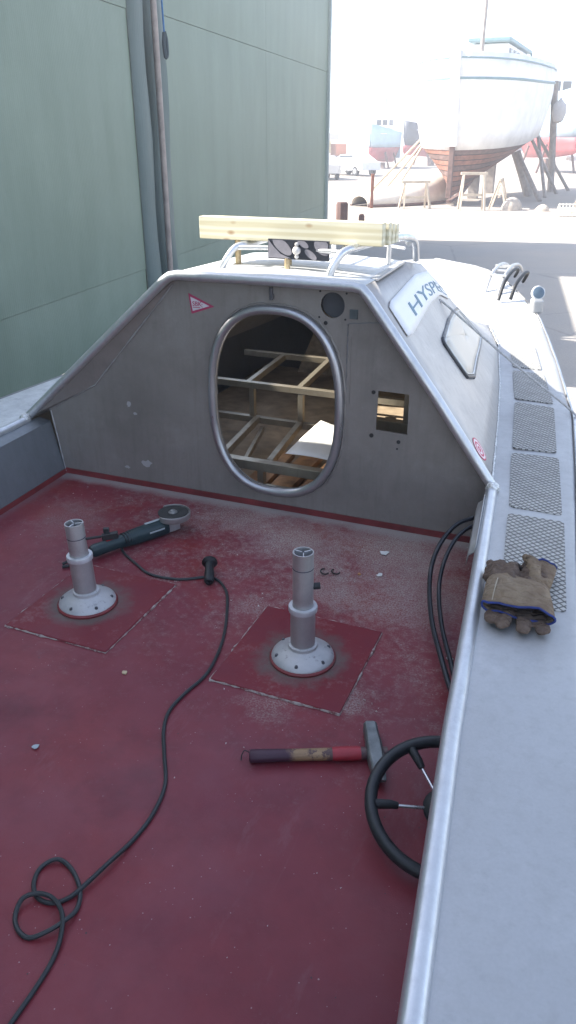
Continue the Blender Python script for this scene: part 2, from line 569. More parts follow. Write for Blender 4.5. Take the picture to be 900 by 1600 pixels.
col = n.mix(dust, col, (.36, .30, .28))
# patches of settled dust with shapes of their own
rag = n.math('MULTIPLY', n.math('SUBTRACT', n.noise(11, 8, .75), .5), .42)
spot = n.noise(170, 5, .7)
for pa, pb, pr, am in ((-.50, 1.74, .08, .6), (-.70, 1.65, .09, .45), (-.95, 2.10, .09, .5), (-.84, 2.44, .13, .8), (-.60, 2.70, .26, .95), (-1.02, 2.62, .20, .9), (-.48, 2.35, .24, .65), (-.75, 2.30, .16, .6), (-1.35, 2.75, .2, .6), (-1.35, 2.14, .07, .5), (-1.55, 2.55, .14, .3), (-2.0, 2.45, .18, .35), (-1.25, 2.72, .14, .5)):
    d = n.math('ADD', n.dist((pa + 1.4, pb - 3.5, 0)), rag)
    f_ = n.math('MULTIPLY', n.rng(d, pr * .3, pr * 1.15, am, 0), n.rng(spot, .46, .56, .12, 1))
    col = n.mix(f_, col, (.34, .30, .27))
# sediment line against the bulkhead and the port side
edge = n.math('ADD', y_, n.math('MULTIPLY', n.math('SUBTRACT', mid, .5), .07))
col = n.mix(n.rng(edge, -.715, -.665, 0, .8), col, (.33, .305, .285))
edge2 = n.math('ADD', x_, n.math('MULTIPLY', n.math('SUBTRACT', fine, .5), .06))
col = n.mix(n.rng(edge2, -.86, -.90, 0, .45), col, (.16, .14, .14))
# grime round the pedestals
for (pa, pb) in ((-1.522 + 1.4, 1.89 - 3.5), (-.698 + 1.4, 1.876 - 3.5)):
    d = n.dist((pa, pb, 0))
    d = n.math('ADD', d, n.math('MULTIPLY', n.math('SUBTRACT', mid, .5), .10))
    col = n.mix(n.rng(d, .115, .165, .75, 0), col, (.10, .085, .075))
# specks of grit and paint chips
def specks(scale, size, thr, colr, amt):
    global col
    v = n.voronoi(scale)
    cc = n.voronoi(scale, out='Color')
    s = n.new('ShaderNodeSeparateColor')
    n.t.links.new(cc, s.inputs[0])
    keep = n.math('GREATER_THAN', n.math('ADD', s.outputs[0], n.math('MULTIPLY', n.math('SUBTRACT', n.noise(3.3, 4, .6), .52), .5)), thr)
    rad = n.math('MULTIPLY', s.outputs[1], size)
    near = n.math('LESS_THAN', v, rad)
    col = n.mix(n.math('MULTIPLY', n.math('MULTIPLY', keep, near), amt), col, colr)
specks(120, .20, .90, (.42, .36, .35), .5)
specks(60, .12, .92, (.46, .40, .38), .55)
specks(70, .16, .95, (.03, .03, .03), .8)
scr = n.noise(24, 2, .5, n.mapping((1.4, .05, 1), rot=(0, 0, -.7)))
col = n.mix(n.math('MULTIPLY', n.rng(scr, .70, .78, 0, .12), n.rng(n.noise(2.2, 3), .5, .62)), col, (.36, .29, .28))
scr = n.noise(20, 2, .5, n.mapping((.06, 1.4, 1), rot=(0, 0, -.3)))
col = n.mix(n.math('MULTIPLY', n.rng(scr, .68, .76, 0, .2), n.rng(n.noise(1.7, 3), .52, .64)), col, (.36, .29, .28))
n.set(col, n.math('ADD', n.rng(mid, .3, .7, .42, .58), n.math('MULTIPLY', dust, .3)), 0, .4)
n.bump(n.math('ADD', n.math('MULTIPLY', grit, .5), n.math('MULTIPLY', fine, .8)), .22, .003)
RED = n.m
m = B()
xs = [-2.45, -2.0, -1.4, -.8, -.2, .16]
ys = [-.6, .2, 1.0, 1.8, 2.4, 2.88]
m.grid([[(x, y, 0) for x in xs] for y in ys])
m.build('deck', RED, boat)

RED_TRIM = plain('red_trim_paint', (.16, .022, .024), .5, 0, .3, 12, .1)
def square_plate(a0, a1, b0, b1):
    m = B()
    m.plate([[(a0, b0), (a1, b0 - .004), (a1 + .004, b1), (a0 + .004, b1 + .004)]], lambda x, y, d: (x, y, .008 - d), .008)
    o = m.build('deck_plate', RED_PLATE, boat, bevel=.003)
    # pale sealant line round the plate
    s = B()
    c = [(a0, b0), (a1, b0 - .004), (a1 + .004, b1), (a0 + .004, b1 + .004)]
    for k in range(4):
        p, q = Vector((*c[k], .002)), Vector((*c[(k + 1) % 4], .002))
        pts = []
        for j in range(25):
            t = j / 24
            pts.append(p.lerp(q, t) + Vector((random.uniform(-.002, .002), random.uniform(-.002, .002), 0)))
        s.tube(pts, .003, 5, rr=[random.uniform(.001, .0062) for _ in pts])
    s.build('sealant_line', SEAL, o)
n = NT('old_sealant')
f = n.noise(40, 4, .7)
n.set(n.mix(n.rng(f, .38, .54), (.16, .05, .05), (.36, .31, .28)), .8, 0)
SEAL = n.m
n = NT('red_plate_paint')
big = n.noise(5, 6, .65)
fine = n.noise(50, 5, .7)
col = n.mix(n.rng(big, .35, .65), (.150, .017, .028), (.180, .021, .027))
col = n.mix(n.rng(n.math('ADD', n.math('MULTIPLY', big, .5), n.math('MULTIPLY', fine, .5)), .53, .68, 0, .5), col, (.28, .19, .19))
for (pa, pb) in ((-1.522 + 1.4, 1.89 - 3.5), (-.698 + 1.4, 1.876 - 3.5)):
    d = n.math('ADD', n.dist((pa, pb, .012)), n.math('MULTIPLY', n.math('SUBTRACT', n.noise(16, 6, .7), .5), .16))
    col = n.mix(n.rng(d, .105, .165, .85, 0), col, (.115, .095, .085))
n.set(col, n.rng(big, .3, .7, .42, .6), 0, .28)
n.bump(fine, .25, .003)
RED_PLATE = n.m
square_plate(-.925, -.505, 1.672, 2.108)
square_plate(-1.705, -1.30, 1.672, 2.12)

# --- pedestals
n = NT('pedestal_white_cast')
f = n.noise(60, 5, .7)
f2 = n.noise(8, 5, .6)
c_ = n.mix(n.rng(f2, .3, .7), (.50, .49, .49), (.36, .355, .355))
n.set(n.mix(n.rng(f, .58, .70, 0, .7), c_, (.16, .15, .15)), .45, .25)
n.bump(f, .1, .002)
FLANGE = n.m
PED = aluminium('pedestal_aluminium', (.47, .46, .46), .42, .7, .3, 9, (.36, .34, .33))
BOLT = plain('bolt_steel', (.12, .12, .13), .4, .8)
DARK_HOLE = plain('dark_hollow', (.02, .02, .02), .9)
def pedestal(a, b, htop, lean, rot, label):
    fl = B()
    prof = [(.100, .004), (.1005, .010), (.098, .016), (.085, .026), (.065, .036), (.050, .043), (.047, .046), (.046, .056), (.041, .058)]
    fl.lathe(prof, (a, b, .008), 40)
    o = fl.build('seat_pedestal', FLANGE, boat, smooth=True, auto=30)
    o['label'] = label
    g = B()
    g.lathe([(.105, .0), (.106, .006), (.101, .011), (.096, .012)], (a, b, .008), 40)
    g.build('base_gasket', RED_TRIM, o, smooth=True)
    zc = .205
    ax = Vector((lean[0], lean[1], 1)).normalized()
    M = Vector((0, 0, 1)).rotation_difference(ax).to_matrix()
    t = B()
    t.lathe([(.039, .05), (.039, zc - .012), (.0395, zc - .012)], (a, b, 0), 28, M)
    t.build('outer_tube', PED, o, smooth=True)
    t = B()
    t.lathe([(.039, zc - .02), (.0445, zc - .018), (.0455, zc - .005), (.044, zc), (.0335, zc + .001), (.033, zc - .004)], (a, b, 0), 28, M)
    t.build('collar', plain('collar_pale', (.55, .55, .57), .4, .5), o, smooth=True)
    # inner tube: open top with the extrusion webs
    t = B()
    n_ = 28
    prof = [(.032, zc - .03), (.032, htop), (.0285, htop), (.0285, htop - .07), (.001, htop - .07)]
    t.lathe(prof, (a, b, 0), n_, M)
    t.build('inner_tube', PED, o, smooth=True)
    w = B()
    base = Vector((a, b, 0))
    for k in range(3):
        an = rot + k * 2 * PI / 3
        d = Vector((math.cos(an), math.sin(an), 0))
        w.bar(base + M @ (d * .004 + Vector((0, 0, htop - .035))), base + M @ (d * .0295 + Vector((0, 0, htop - .035))), .003, .069)
    w.build('web', plain('web_bright', (.6, .6, .62), .35, .7), o)
    rg = B()
    rg.lathe([(.0322, htop - .055), (.0326, htop - .0545), (.0326, htop - .052), (.0322, htop - .0515)], (a, b, 0), n_, M)
    rg.build('marker_ring', plain('dark_scribe', (.07, .07, .09), .6), o, smooth=True)
    for k in range(6):
        an = rot * .5 + k * PI / 3 + .2
        bt = B()
        bt.lathe([(.0065, .0), (.0065, .003), (.005, .004), (.005, .007), (.002, .008)], (a + .086 * math.cos(an), b + .086 * math.sin(an), .030), 6)
        bt.build('bolt', BOLT, o)
pedestal(-1.522, 1.89, .325, (-.045, .0), .5, 'shorter seat pedestal leaning slightly to port')
pedestal(-.698, 1.876, .392, (-.004, .0), .9, 'taller upright seat pedestal near the starboard side')
# set screw knobs
RUBBER = plain('black_rubber', (.012, .013, .015), .55, 0, .3, 30, .1)
kb = B()
kb.tube([(-1.505, 1.90, .265), (-1.46, 1.93, .268)], .005, 8)
kb.box((-1.435, 1.945, .268), (.055, .02, .022), .5, 0, -.15)
kb.box((-1.452, 1.95, .285), (.02, .014, .016), .5)
kb.build('clamp_lever', RUBBER, boat, bevel=.004)
kb = B()
kb.tube([(-.675, 1.89, .27), (-.652, 1.90, .272)], .011, 10)
kb.build('clamp_knob', RUBBER, boat, smooth=True)

# --- bulkhead with oval hatch, instrument cut-out and round hole
def superell(cx, cy, rx, ry, p, n):
    out = []
    for k in range(n):
        t = 2 * PI * k / n
        c, s = math.cos(t), math.sin(t)
        out.append((cx + rx * math.copysign(abs(c) ** (2 / p), c), cy + ry * math.copysign(abs(s) ** (2 / p), s)))
    return out
BB = 2.868
HX, HZ = -1.203, .486
hatch_in = superell(HX, HZ, .272, .380, 2.45, 64)
outer = [(-2.335, -.03), (-.20, -.03), (-.235, .24), (-.262, .275), (-.826, .99), (-1.628, .99), (-2.10, .475), (-2.378, .325)]
cut = [(-.759, .598), (-.634, .596), (-.631, .430), (-.761, .434)]
hole = superell(-.958, .917, .049, .049, 2, 28)
m = B()
m.plate([outer, hatch_in[::-1], cut[::-1], hole[::-1]], lambda x, y, d: (x, BB + d, y), .005)
bulk = m.build('bulkhead', ALU_BULK, boat)
rim = superell(HX, HZ, .288, .397, 2.45, 72)
B().tube([(x, BB - .012, z) for x, z in rim], .0185, 12, True).build('hatch_rim', aluminium('hatch_rim_aluminium', (.44, .44, .46), .36, .85, .25, 7), boat, smooth=True)
# rough weld bead round the rim
pts = superell(HX, HZ, .310, .419, 2.45, 150)
B().tube([(x + random.uniform(-.002, .002), BB - .002, z + random.uniform(-.002, .002)) for x, z in pts], .004, 6, True, rr=[random.uniform(.0025, .006) for _ in pts]).build('weld_bead', ALU_BULK, boat, smooth=True)
# red paint carried up the bulkhead foot
B().box((-1.29, BB - .003, .012), (2.08, .006, .030)).build('paint_strip', RED_TRIM, boat)
m = B()
m.grid([[(wp(x) + .003, x, -.01) for x in bs], [(wp(x) - .004, x, .022) for x in bs]])
m.build('paint_strip', RED_TRIM, boat, solid=.003)
# backing panel of the round opening, small square plate and screw holes
B().lathe([(.052, 0), (.052, .004)], (-.958, BB + .03, .917), 24, Matrix.Rotation(PI / 2, 3, 'X')).build('round_cover', plain('slate_cover', (.055, .058, .065), .6), boat)
B().box((-.871, BB - .003, .889), (.033, .005, .036)).build('switch_plate', plain('slate_plate', (.07, .085, .09), .5), boat, bevel=.001)
for x, z, r in ((-.985, .847, .008), (-1.012, .868, .004), (-.905, .866, .004), (-1.01, .967, .004), (-.903, .965, .004), (-.778, .590, .008), (-.778, .408, .009), (-.664, .395, .008), (-.668, .365, .004)):
    B().lathe([(r, 0), (r, .002)], (x, BB - .0005, z), 12, Matrix.Rotation(PI / 2, 3, 'X')).build('screw_hole', DARK_HOLE, boat)
lt = B()
lt.box((-1.213, BB - .008, .945), (.012, .014, .05))
lt.box((-1.205, BB - .012, .935), (.006, .02, .02))
lt.build('latch', plain('latch_steel', (.12, .12, .13), .45, .6), boat, bevel=.002)
# added plate with its seam on the starboard half
m = B()
m.plate([[(-.888, .852), (-.737, .868), (-.70, .80), (-.60, .66), (-.885, .60)][:2] + [(-.70, .82), (-.80, .815), (-.878, .80), (-.876, .53), (-.892, .53)]], lambda x, y, d: (x, BB - .004 + d, y), .0035)
m.build('doubler_plate', ALU_BULK, boat)
sm = B()
sm.tube([(-.892 + random.uniform(-.0015, .0015), BB - .002, .53 + .32 * k / 30) for k in range(31)], .0025, 5, rr=[random.uniform(.001, .004) for _ in range(31)])
sm.tube([(-.89 + .15 * k / 14, BB - .002, .852 + .016 * k / 14 + random.uniform(-.001, .001)) for k in range(15)], .0025, 5)
sm.build('weld_seam', plain('dark_weld', (.16, .16, .165), .6, .4), boat, smooth=True)
# scuffs: ground-bright patches on the bulkhead
n = NT('ground_bright_patch')
n.set((.42, .41, .41), .5, .3)
PATCH = n.m
def blot(cx, cz, rx, rz, seed, name='ground_patch'):
    rnd = random.Random(seed)
    pts = [(cx + rx * math.cos(t) * rnd.uniform(.5, 1.1), cz + rz * math.sin(t) * rnd.uniform(.5, 1.1)) for t in [2 * PI * k / 14 for k in range(14)]]
    B().plate([pts], lambda x, y, d: (x, BB - .001 + d, y), .0008).build(name, PATCH, boat)
blot(-1.86, .118, .035, .022, 1)
blot(-1.97, .085, .016, .009, 2)
blot(-1.93, .40, .013, .018, 5)
blot(-1.90, .36, .012, .007, 6)

# --- cabin shell
def cabin_side(base, top, name, mat, holes=(), t=.004):
    bsx = [2.80, 3.2, 3.55, 3.95, 4.5, 5.0, 5.5]
    # planar-ish strip tessellated in (b, w) space so openings can be cut
    def P(x, w, d):
        a1, z1 = tab2(top, x)
        a0, z0 = base(x), sheer(x) - .004
        return (a0 + (a1 - a0) * w, x, z0 + (z1 - z0) * w - d)
    xs = [2.82 + (5.5 - 2.82) * k / 18 for k in range(19)]
    outer_ = [(x, 0.0) for x in xs] + [(5.5, .5)] + [(x, 1.0) for x in xs[::-1]] + [(2.82, .66), (2.82, .33)]
    m = B()
    m.plate([outer_] + [list(h) for h in holes], P, t)
    return m.build(name, mat, boat), P
win = [(3.40, .555), (3.44, .575), (3.52, .582), (4.40, .705), (4.47, .713), (4.50, .70), (4.70, .40), (4.705, .37), (4.62, .345), (3.70, .293), (3.60, .293), (3.50, .325), (3.46, .36)]
def PS(x, w, d):
    a1, z1 = tab2(TOP_S, x)
    a0, z0 = baseS(x), sheer(x) - .004
    return (a0 + (a1 - a0) * w, x, z0 + (z1 - z0) * w - d)
m = B()
m.grid([[PS(x, w / 8, .002) for w in range(9)] for x in [2.82, 3.0, 3.2, 3.4, 3.55, 3.7, 3.82, 3.95, 4.1, 4.3, 4.5, 4.75, 5.0, 5.25, 5.5]])
m.build('cabin_side', ALU_CAB, boat, smooth=True, solid=.004, auto=60)
sun_opening = [(2.98, .42), (2.98, .93), (4.5, .93), (4.5, .42)]  # opening added out of view so sunlight falls on the paper and frames
cp_, PP = cabin_side(baseP, TOP_P, 'cabin_side', ALU_CAB, [sun_opening])
cp_['label'] = 'port cabin side with an added unseen opening that lets sun into the cabin'
# aft frame tube round the cabin
TB = 2.825
fr = [(-2.486, TB, .282), (-2.07, TB, .637), (-1.675, TB, .973), (-1.645, TB, .992), (-1.61, TB, .999), (-1.2, TB, 1.001), (-.865, TB, 1.0), (-.832, TB, .993), (-.806, TB, .968), (-.53, TB, .622), (-.274, TB, .282)]
B().tube(fr, .020, 14).build('cabin_frame_tube', ALU_TUBE, boat, smooth=True, auto=50)
for tt in (TUBE_S, TUBE_P):
    p = [(lerp_tab(tt, x), x, .278) for x in [-.6, 0, .73, 1.385, 1.93, 2.4, 2.80]]
    B().tube(p, .0225, 16).build('gunwale_tube', ALU_TUBE, boat, smooth=True, auto=50)
WELD = plain('crusty_weld', (.62, .62, .60), .5, .5, .5, 120, .6)
for ca, sd in ((-.268, 3), (-2.470, 4)):
    rnd = random.Random(sd)
    m = B()
    rows = []
    for i in range(9):
        th = PI * i / 8
        rows.append([(ca + .027 * math.sin(th) * math.cos(2 * PI * j / 12) * rnd.uniform(.8, 1.15), 2.79 + .027 * math.sin(th) * math.sin(2 * PI * j / 12) * rnd.uniform(.8, 1.15), .290 + .024 * math.cos(th)) for j in range(12)])
    for r in rows: r.append(r[0])
    m.grid(rows)
    m.build('weld_knob', WELD, boat, smooth=True, auto=70)
# overhang strips joining tube plane and bulkhead on the port side
m = B()
m.face([(-2.486, TB, .282), (-2.07, TB, .637), (-2.10, BB, .475), (-2.378, BB, .325)])
m.face([(-2.07, TB, .637), (-1.645, TB, .99), (-1.632, BB, .982), (-2.10, BB, .475)])
m.build('overhang_plate', ALU_BULK, boat, solid=.004)
sw = B()
pth = [(-2.378, BB - .004, .325), (-2.10, BB - .004, .475), (-1.635, BB - .004, .975)]
pp = []
for p, q in zip(pth, pth[1:]):
    for k in range(20): pp.append(Vector(p).lerp(Vector(q), k / 20))
sw.tube(pp, .003, 5, rr=[random.uniform(.0015, .0045) for _ in pp])
sw.tube([Vector((-2.372, BB - .004, .32)).lerp(Vector((-2.33, BB - .004, .01)), k / 16) for k in range(17)], .003, 5, rr=[random.uniform(.0015, .0045) for _ in range(17)])
sw.build('weld_seam', plain('grey_weld', (.42, .42, .42), .5, .5), boat, smooth=True)
# weld along the foot of the starboard cabin side
pp = [(baseS(x), x, sheer(x) + .001) for x in [2.82 + .02 * k for k in range(130)]]
B().tube(pp, .004, 6, rr=[random.uniform(.002, .007) for _ in pp]).build('weld_bead', WELD, boat, smooth=True)

# --- roof and sloping front
m = B()
rows = []
for x in [2.815, 3.2, 3.55, 3.95, 4.5, 5.0, 5.5]:
    s, p = tab2(TOP_S, x), tab2(TOP_P, x)
    cr = .016 if x < 3.6 else .02
    rows.append([(s[0] + (p[0] - s[0]) * w, x, s[1] + (p[1] - s[1]) * w + cr * math.sin(PI * w) + .001) for w in [k / 8 for k in range(9)]])
m.grid(rows)
m.build('cabin_roof', ALU_ROOF, boat, smooth=True, solid=.005)
# folded flange along the starboard roof edge
B().bar((-.835, 3.0, 1.0), (-.85, 3.5, 1.0), .03, .01).build('roof_flange', ALU_DECK, boat, bevel=.002)
# window of the starboard side
def onS(x, w, lift):
    p = Vector(PS(x, w, 0))
    nrm = (Vector(PS(x + .05, w, 0)) - p).cross(Vector(PS(x, w + .05, 0)) - p).normalized()
    if nrm.x < 0: nrm = -nrm
    return p + nrm * lift
win_s = smooth_path([Vector((x, w, 0)) for x, w in win + [win[0]]], 3)[:-1]
wf = B()
wf.tube([onS(p.x, p.y, .005) for p in win_s], .0095, 8, True)
wfo = wf.build('window', plain('black_window_gasket', (.03, .033, .04), .35, 0), boat, smooth=True)
B().tube([onS(4.03 + (p.x - 4.03) * .965, .48 + (p.y - .48) * .93, .009) for p in win_s], .004, 6, True).build('window_trim', ALU_TUBE, wfo, smooth=True)
m = B()
rows = [[onS(4.03 + (p.x - 4.03) * .97 * r, .48 + (p.y - .48) * .95 * r, .006) for p in win_s + [win_s[0]]] for r in (.02, .25, .5, .75, 1)]
m.grid(rows)
m.build('window_pane', plain('cream_pane', (.62, .57, .48), .35, 0, .05, 3), wfo, smooth=True, solid=.003, auto=80)
# name board
WHITE = plain('white_board', (.78, .78, .78), .45, 0, .04, 4)
m = B()
rows = []
for k in range(19):
    u = k / 18
    xb, wb, xt, wt_ = 2.957 + u * 1.46, .708 + u * .106, 2.952 + u * 1.06, .885 + u * .064
    e = .0
    if k in (0, 18): e = .02
    row = []
    for q in range(6):
        v = q / 5
        v = e * 4 + v * (1 - e * 8) if e else v
        row.append(onS(xb + (xt - xb) * v, wb + (wt_ - wb) * v, .0075))
    rows.append(row)
m.grid(rows)
bo = m.build('name_board', WHITE, boat, smooth=True, solid=.004, auto=60)
bo['label'] = 'white board with blue lettering on the cabin side'
lt_ = text('lettering', 'HYSPEC', .20, plain('blue_grey_letters', (.10, .20, .27), .5), bo, Vector((0, 0, 0)), Matrix.Identity(3), .0005, (1.0, 1.0))
for v in lt_.data.vertices:
    u, w_, d = v.co
    v.co = onS(3.206 + u * 1.09 - w_ * .009, .759 + u * .067 + w_ * .072, .0108 + d) - Vector(OFF)
# red round sticker
n = NT('red_spiral_sticker')
d = n.new('ShaderNodeVectorMath', operation='LENGTH')
n.t.links.new(n.co, d.inputs[0])
w = n.math('SINE', n.math('ADD', n.math('MULTIPLY', d.outputs['Value'], 300), n.math('MULTIPLY', n.noise(60, 2), 4)))
n.set(n.mix(n.rng(w, -.2, .3), (.55, .04, .10), (.75, .66, .66)), .5, 0)
STK = n.m
sc_ = onS(2.985, .123, .003)
m = MB()
t0 = (onS(3.05, .123, .003) - sc_).normalized()
t1 = (onS(2.985, .17, .003) - sc_).normalized()
m.face([t0 * .052 * math.cos(2 * PI * k / 28) + t1 * .052 * math.sin(2 * PI * k / 28) for k in range(28)])
so = m.build('round_sticker', STK, boat, solid=.001)
so.location = sc_ - Vector(OFF)
so['label'] = 'round red sticker at the foot of the cabin side'
# pennant sticker
PINK = plain('magenta_border', (.36, .035, .10), .5, 0, .08)
PALE = plain('sticker_white', (.55, .53, .56), .5, 0, .04)
tri_o = [(-1.588, .922), (-1.577, .838), (-1.470, .874)]
tri_i = [(-1.579, .908), (-1.571, .850), (-1.492, .875)]
m = B()
m.plate([tri_o], lambda x, y, d: (x, BB - .0015 + d, y), .0013)
pn = m.build('pennant_sticker', PINK, boat)
pn['label'] = 'magenta bordered white pennant sticker on the bulkhead'
B().plate([tri_i], lambda x, y, d: (x, BB - .0022 + d, y), .0009).build('sticker_field', PALE, pn)
MX = Matrix(((1, 0, 0), (0, 0, -1), (0, 1, 0)))
text('lettering', 'SBK', .026, PINK, pn, Vector((-1.571, BB - .0026, .872)) - Vector(OFF), MX, .0003)
text('lettering', ':', .030, PINK, pn, Vector((-1.529, BB - .0026, .868)) - Vector(OFF), MX, .0003)
B().box((-1.552, BB - .0026, .866), (.034, .0004, .003)).build('sticker_line', PINK, pn)

# --- tread pads
n = NT('diamond_tread_pad')
v1 = n.mapping((1, 1, 1), rot=(0, 0, R(45)))
xx, yy, _ = n.sep(v1)[0:3]
def tri_wave(s, k): return n.math('PINGPONG', n.math('MULTIPLY', s, k), 1.0)
gx, gy = tri_wave(xx, 105), tri_wave(yy, 105)
gap = n.math('MINIMUM', n.rng(gx, .05, .38), n.rng(gy, .05, .38))
no = n.noise(18, 5, .65)
cc = n.mix(gap, (.075, .074, .07), n.mix(n.rng(no, .3, .7), (.36, .35, .325), (.50, .49, .455)))
n.set(cc, .8, 0)
n.bump(gap, .8, .004)
PADM = n.m
def pad(c):
    # c: four corners (a,b) anticlockwise from aft-inboard
    cx = sum(p[0] for p in c) / 4
    cy = sum(p[1] for p in c) / 4
    loop = []
    for k in range(4):
        p, q, r_ = Vector(c[k - 1]), Vector(c[k]), Vector(c[(k + 1) % 4])
        u, w = (p - q).normalized(), (r_ - q).normalized()
        for t in (0, .25, .5, .75, 1):
            loop.append(tuple(q + u * .022 * (1 - t) ** 2 + w * .022 * t ** 2))
    m = MB((cx, cy, 0))
    m.plate([loop], lambda x, y, d: (x, y, sheer(y) + .0055 - d), .005)
    o = m.build('tread_pad', PADM, boat)
    o.location = (cx - OFF[0], cy - OFF[1], 0)
for c in ([(-.13, 2.0), (.055, 2.0), (.008, 2.60), (-.185, 2.60)],
          [(-.188, 2.66), (-.002, 2.65), (-.055, 3.22), (-.248, 3.21)],
          [(-.252, 3.27), (-.068, 3.28), (-.128, 3.91), (-.322, 3.94)],
          [(-.330, 4.00), (-.135, 3.98), (-.232, 4.50), (-.405, 4.52)],
          [(-.415, 4.60), (-.25, 4.58), (-.335, 5.05), (-.495, 5.08)]):
    pad(c)

# --- starboard bracket and the two cables
m = B()
prof = [(-.020, .022), (-.024, -.004), (-.040, -.018), (-.046, -.055)]
m.grid([[(tubS(x) + p, x, .278 + q) for p, q in prof] for x in (2.28, 2.42, 2.56, 2.70)])
m.build('cable_bracket', ALU_DECK, boat, solid=.003, smooth=True, auto=20)
CABLE = plain('black_cable', (.016, .018, .024), .35, 0, .2, 20)
B().tube(smooth_path([(-.24, 2.80, .20), (-.306, 2.70, .20), (-.369, 2.626, .188), (-.405, 2.502, .15), (-.409, 2.405, .08), (-.352, 2.173, .06), (-.275, 1.961, .06), (-.205, 1.797, .06), (-.10, 1.62, .08), (.0, 1.4, .10)], 6), .0085, 10).build('control_cable', CABLE, boat, smooth=True)
B().tube(smooth_path([(-.24, 2.70, .20), (-.299, 2.633, .20), (-.345, 2.536, .188), (-.364, 2.416, .15), (-.361, 2.331, .08), (-.313, 2.148, .06), (-.25, 1.969, .06), (-.196, 1.833, .06), (-.08, 1.65, .08), (.02, 1.42, .10)], 6), .0075, 10).build('control_cable', CABLE, boat, smooth=True)

# --- inside the cabin: floor, frames, timber packing
B().grid([[(-2.3, x, -.06), (-.3, x, -.06)] for x in (2.873, 4.0, 5.3)]).build('cabin_sole', plain('dirty_sole', (.30, .225, .145), .8, 0, .4, 8), boat)
B().grid([[(-2.0, 5.2, -.06), (-.75, 5.2, -.06)], [(-1.8, 5.2, .42), (-.95, 5.2, .42)]]).build('forward_bulkhead', plain('forward_plywood', (.36, .28, .19), .7, 0, .3), boat)
def beam(p, q, w=.034, h=.034, name='frame_beam'):
    return B().bar(p, q, w, h).build(name, ALU_IN, boat, bevel=.002)
beam((-2.05, 3.7, .292), (-.55, 3.7, .288))
beam((-2.05, 3.7, .10), (-.55, 3.7, .09))
beam((-2.05, 4.4, .272), (-.75, 4.4, .268))
beam((-1.90, 3.05, .120), (-.70, 3.05, .116), .045, .045)
beam((-1.90, 3.05, .0), (-.70, 3.05, .0), .04, .04)
for a in (-1.685, -1.40, -1.0): beam((a, 3.7, .11), (a, 3.7, .272), .03, .03)
for a in (-1.57, -1.32, -1.0): beam((a, 3.075, .125), (a - .08, 3.68, .105), .03, .035)
beam((-1.455, 3.075, .10), (-1.62, 3.68, .05), .02, .03)
for a in (-1.72, -1.42, -1.05): beam((a, 3.72, .285), (a - .06, 4.38, .268), .03, .035)
beam((-1.35, 3.05, .02), (-1.35, 3.05, .098), .04, .03)
beam((-.95, 3.22, .525), (-.58, 3.22, .52), .04, .05)
beam((-.95, 3.22, .335), (-.46, 3.22, .33), .05, .05)
beam((-.705, 3.22, .36), (-.705, 3.22, .50), .045, .045)
PLY = plain('raw_plank', (.34, .19, .09), .75, 0, .45, 14, .2)
for i, (a, b0, b1) in enumerate(((-1.42, 2.92, 3.55), (-1.28, 2.92, 3.58), (-1.13, 2.92, 3.56))):
    B().box((a, (b0 + b1) / 2, -.02 + .003 * i), (.11, b1 - b0, .03), .04 - .05 * i).build('sole_plank', PLY, boat, bevel=.003)

# --- roof rack
RACK = aluminium('rack_tube', (.66, .67, .68), .3, .85, .2, 8)
def rk(path, r=.012, sub=5): return B().tube(smooth_path(path, sub), r, 10).build('roof_rack_tube', RACK, boat, smooth=True)
rk([(-1.495, 2.99, 1.005), (-1.47, 3.0, 1.05), (-1.44, 3.03, 1.092), (-1.40, 3.10, 1.10), (-1.40, 3.4, 1.10), (-1.40, 3.9, 1.09), (-1.41, 4.15, 1.06), (-1.42, 4.25, .93)], .014)
rk([(-1.005, 2.95, 1.005), (-.99, 2.96, 1.05), (-.965, 2.99, 1.095), (-.93, 3.06, 1.11), (-.90, 3.3, 1.11), (-.86, 3.55, 1.10), (-.84, 3.68, 1.07), (-.84, 3.74, .98)], .016)
rk([(-1.44, 3.03, 1.09), (-1.2, 3.04, 1.095), (-.96, 3.0, 1.095)], .010)
rk([(-1.40, 3.75, 1.09), (-1.15, 3.8, 1.10), (-.95, 3.75, 1.10), (-.86, 3.55, 1.10)], .010)
rk([(-1.41, 4.10, 1.06), (-1.15, 4.05, 1.08), (-.98, 3.92, 1.08), (-.86, 3.66, 1.06)], .012)
rk([(-1.40, 3.72, 1.05), (-1.1, 3.72, 1.05), (-.86, 3.58, 1.05)], .007)
for a in (-1.25, -1.12, -1.0):
    rk([(a, 3.1, 1.10), (a, 3.5, 1.10), (a, 3.95, 1.09)], .007, 3)
for p in ((-1.42, 3.5), (-.885, 3.40), (-1.15, 3.75)):
    rk([(p[0], p[1], 1.0), (p[0], p[1], 1.10)], .010, 2)

# --- bow fittings
m = B()
for k, (w, r) in enumerate(((.0, .012), (.10, .012))):
    m.tube(smooth_path([(-.83 + w, 6.15 - w * .3, .42), (-.82 + w, 6.3, .53), (-.80 + w, 6.55, .58), (-.77 + w, 6.8, .56), (-.75 + w, 6.92, .5)], 5), r, 8)
for t in range(4):
    m.bar((-.83, 6.3 + .15 * t, .545 + .015 * (t % 3)), (-.70, 6.28 + .15 * t, .545 + .015 * (t % 3)), .03, .012)
m.build('bow_fairlead', aluminium('fairlead_aluminium', (.55, .55, .55), .4, .7), boat, smooth=True)
B().tube(smooth_path([(-.62, 6.0, .42), (-.60, 6.05, .52), (-.57, 6.25, .57), (-.56, 6.45, .55), (-.60, 6.6, .46)], 6), .013, 10).build('bow_strap', RUBBER, boat, smooth=True)
B().tube(smooth_path([(-.70, 5.95, .42), (-.68, 6.05, .54), (-.65, 6.3, .59), (-.64, 6.5, .56), (-.68, 6.7, .48)], 6), .012, 10).build('bow_strap', RUBBER, boat, smooth=True)
m = B()
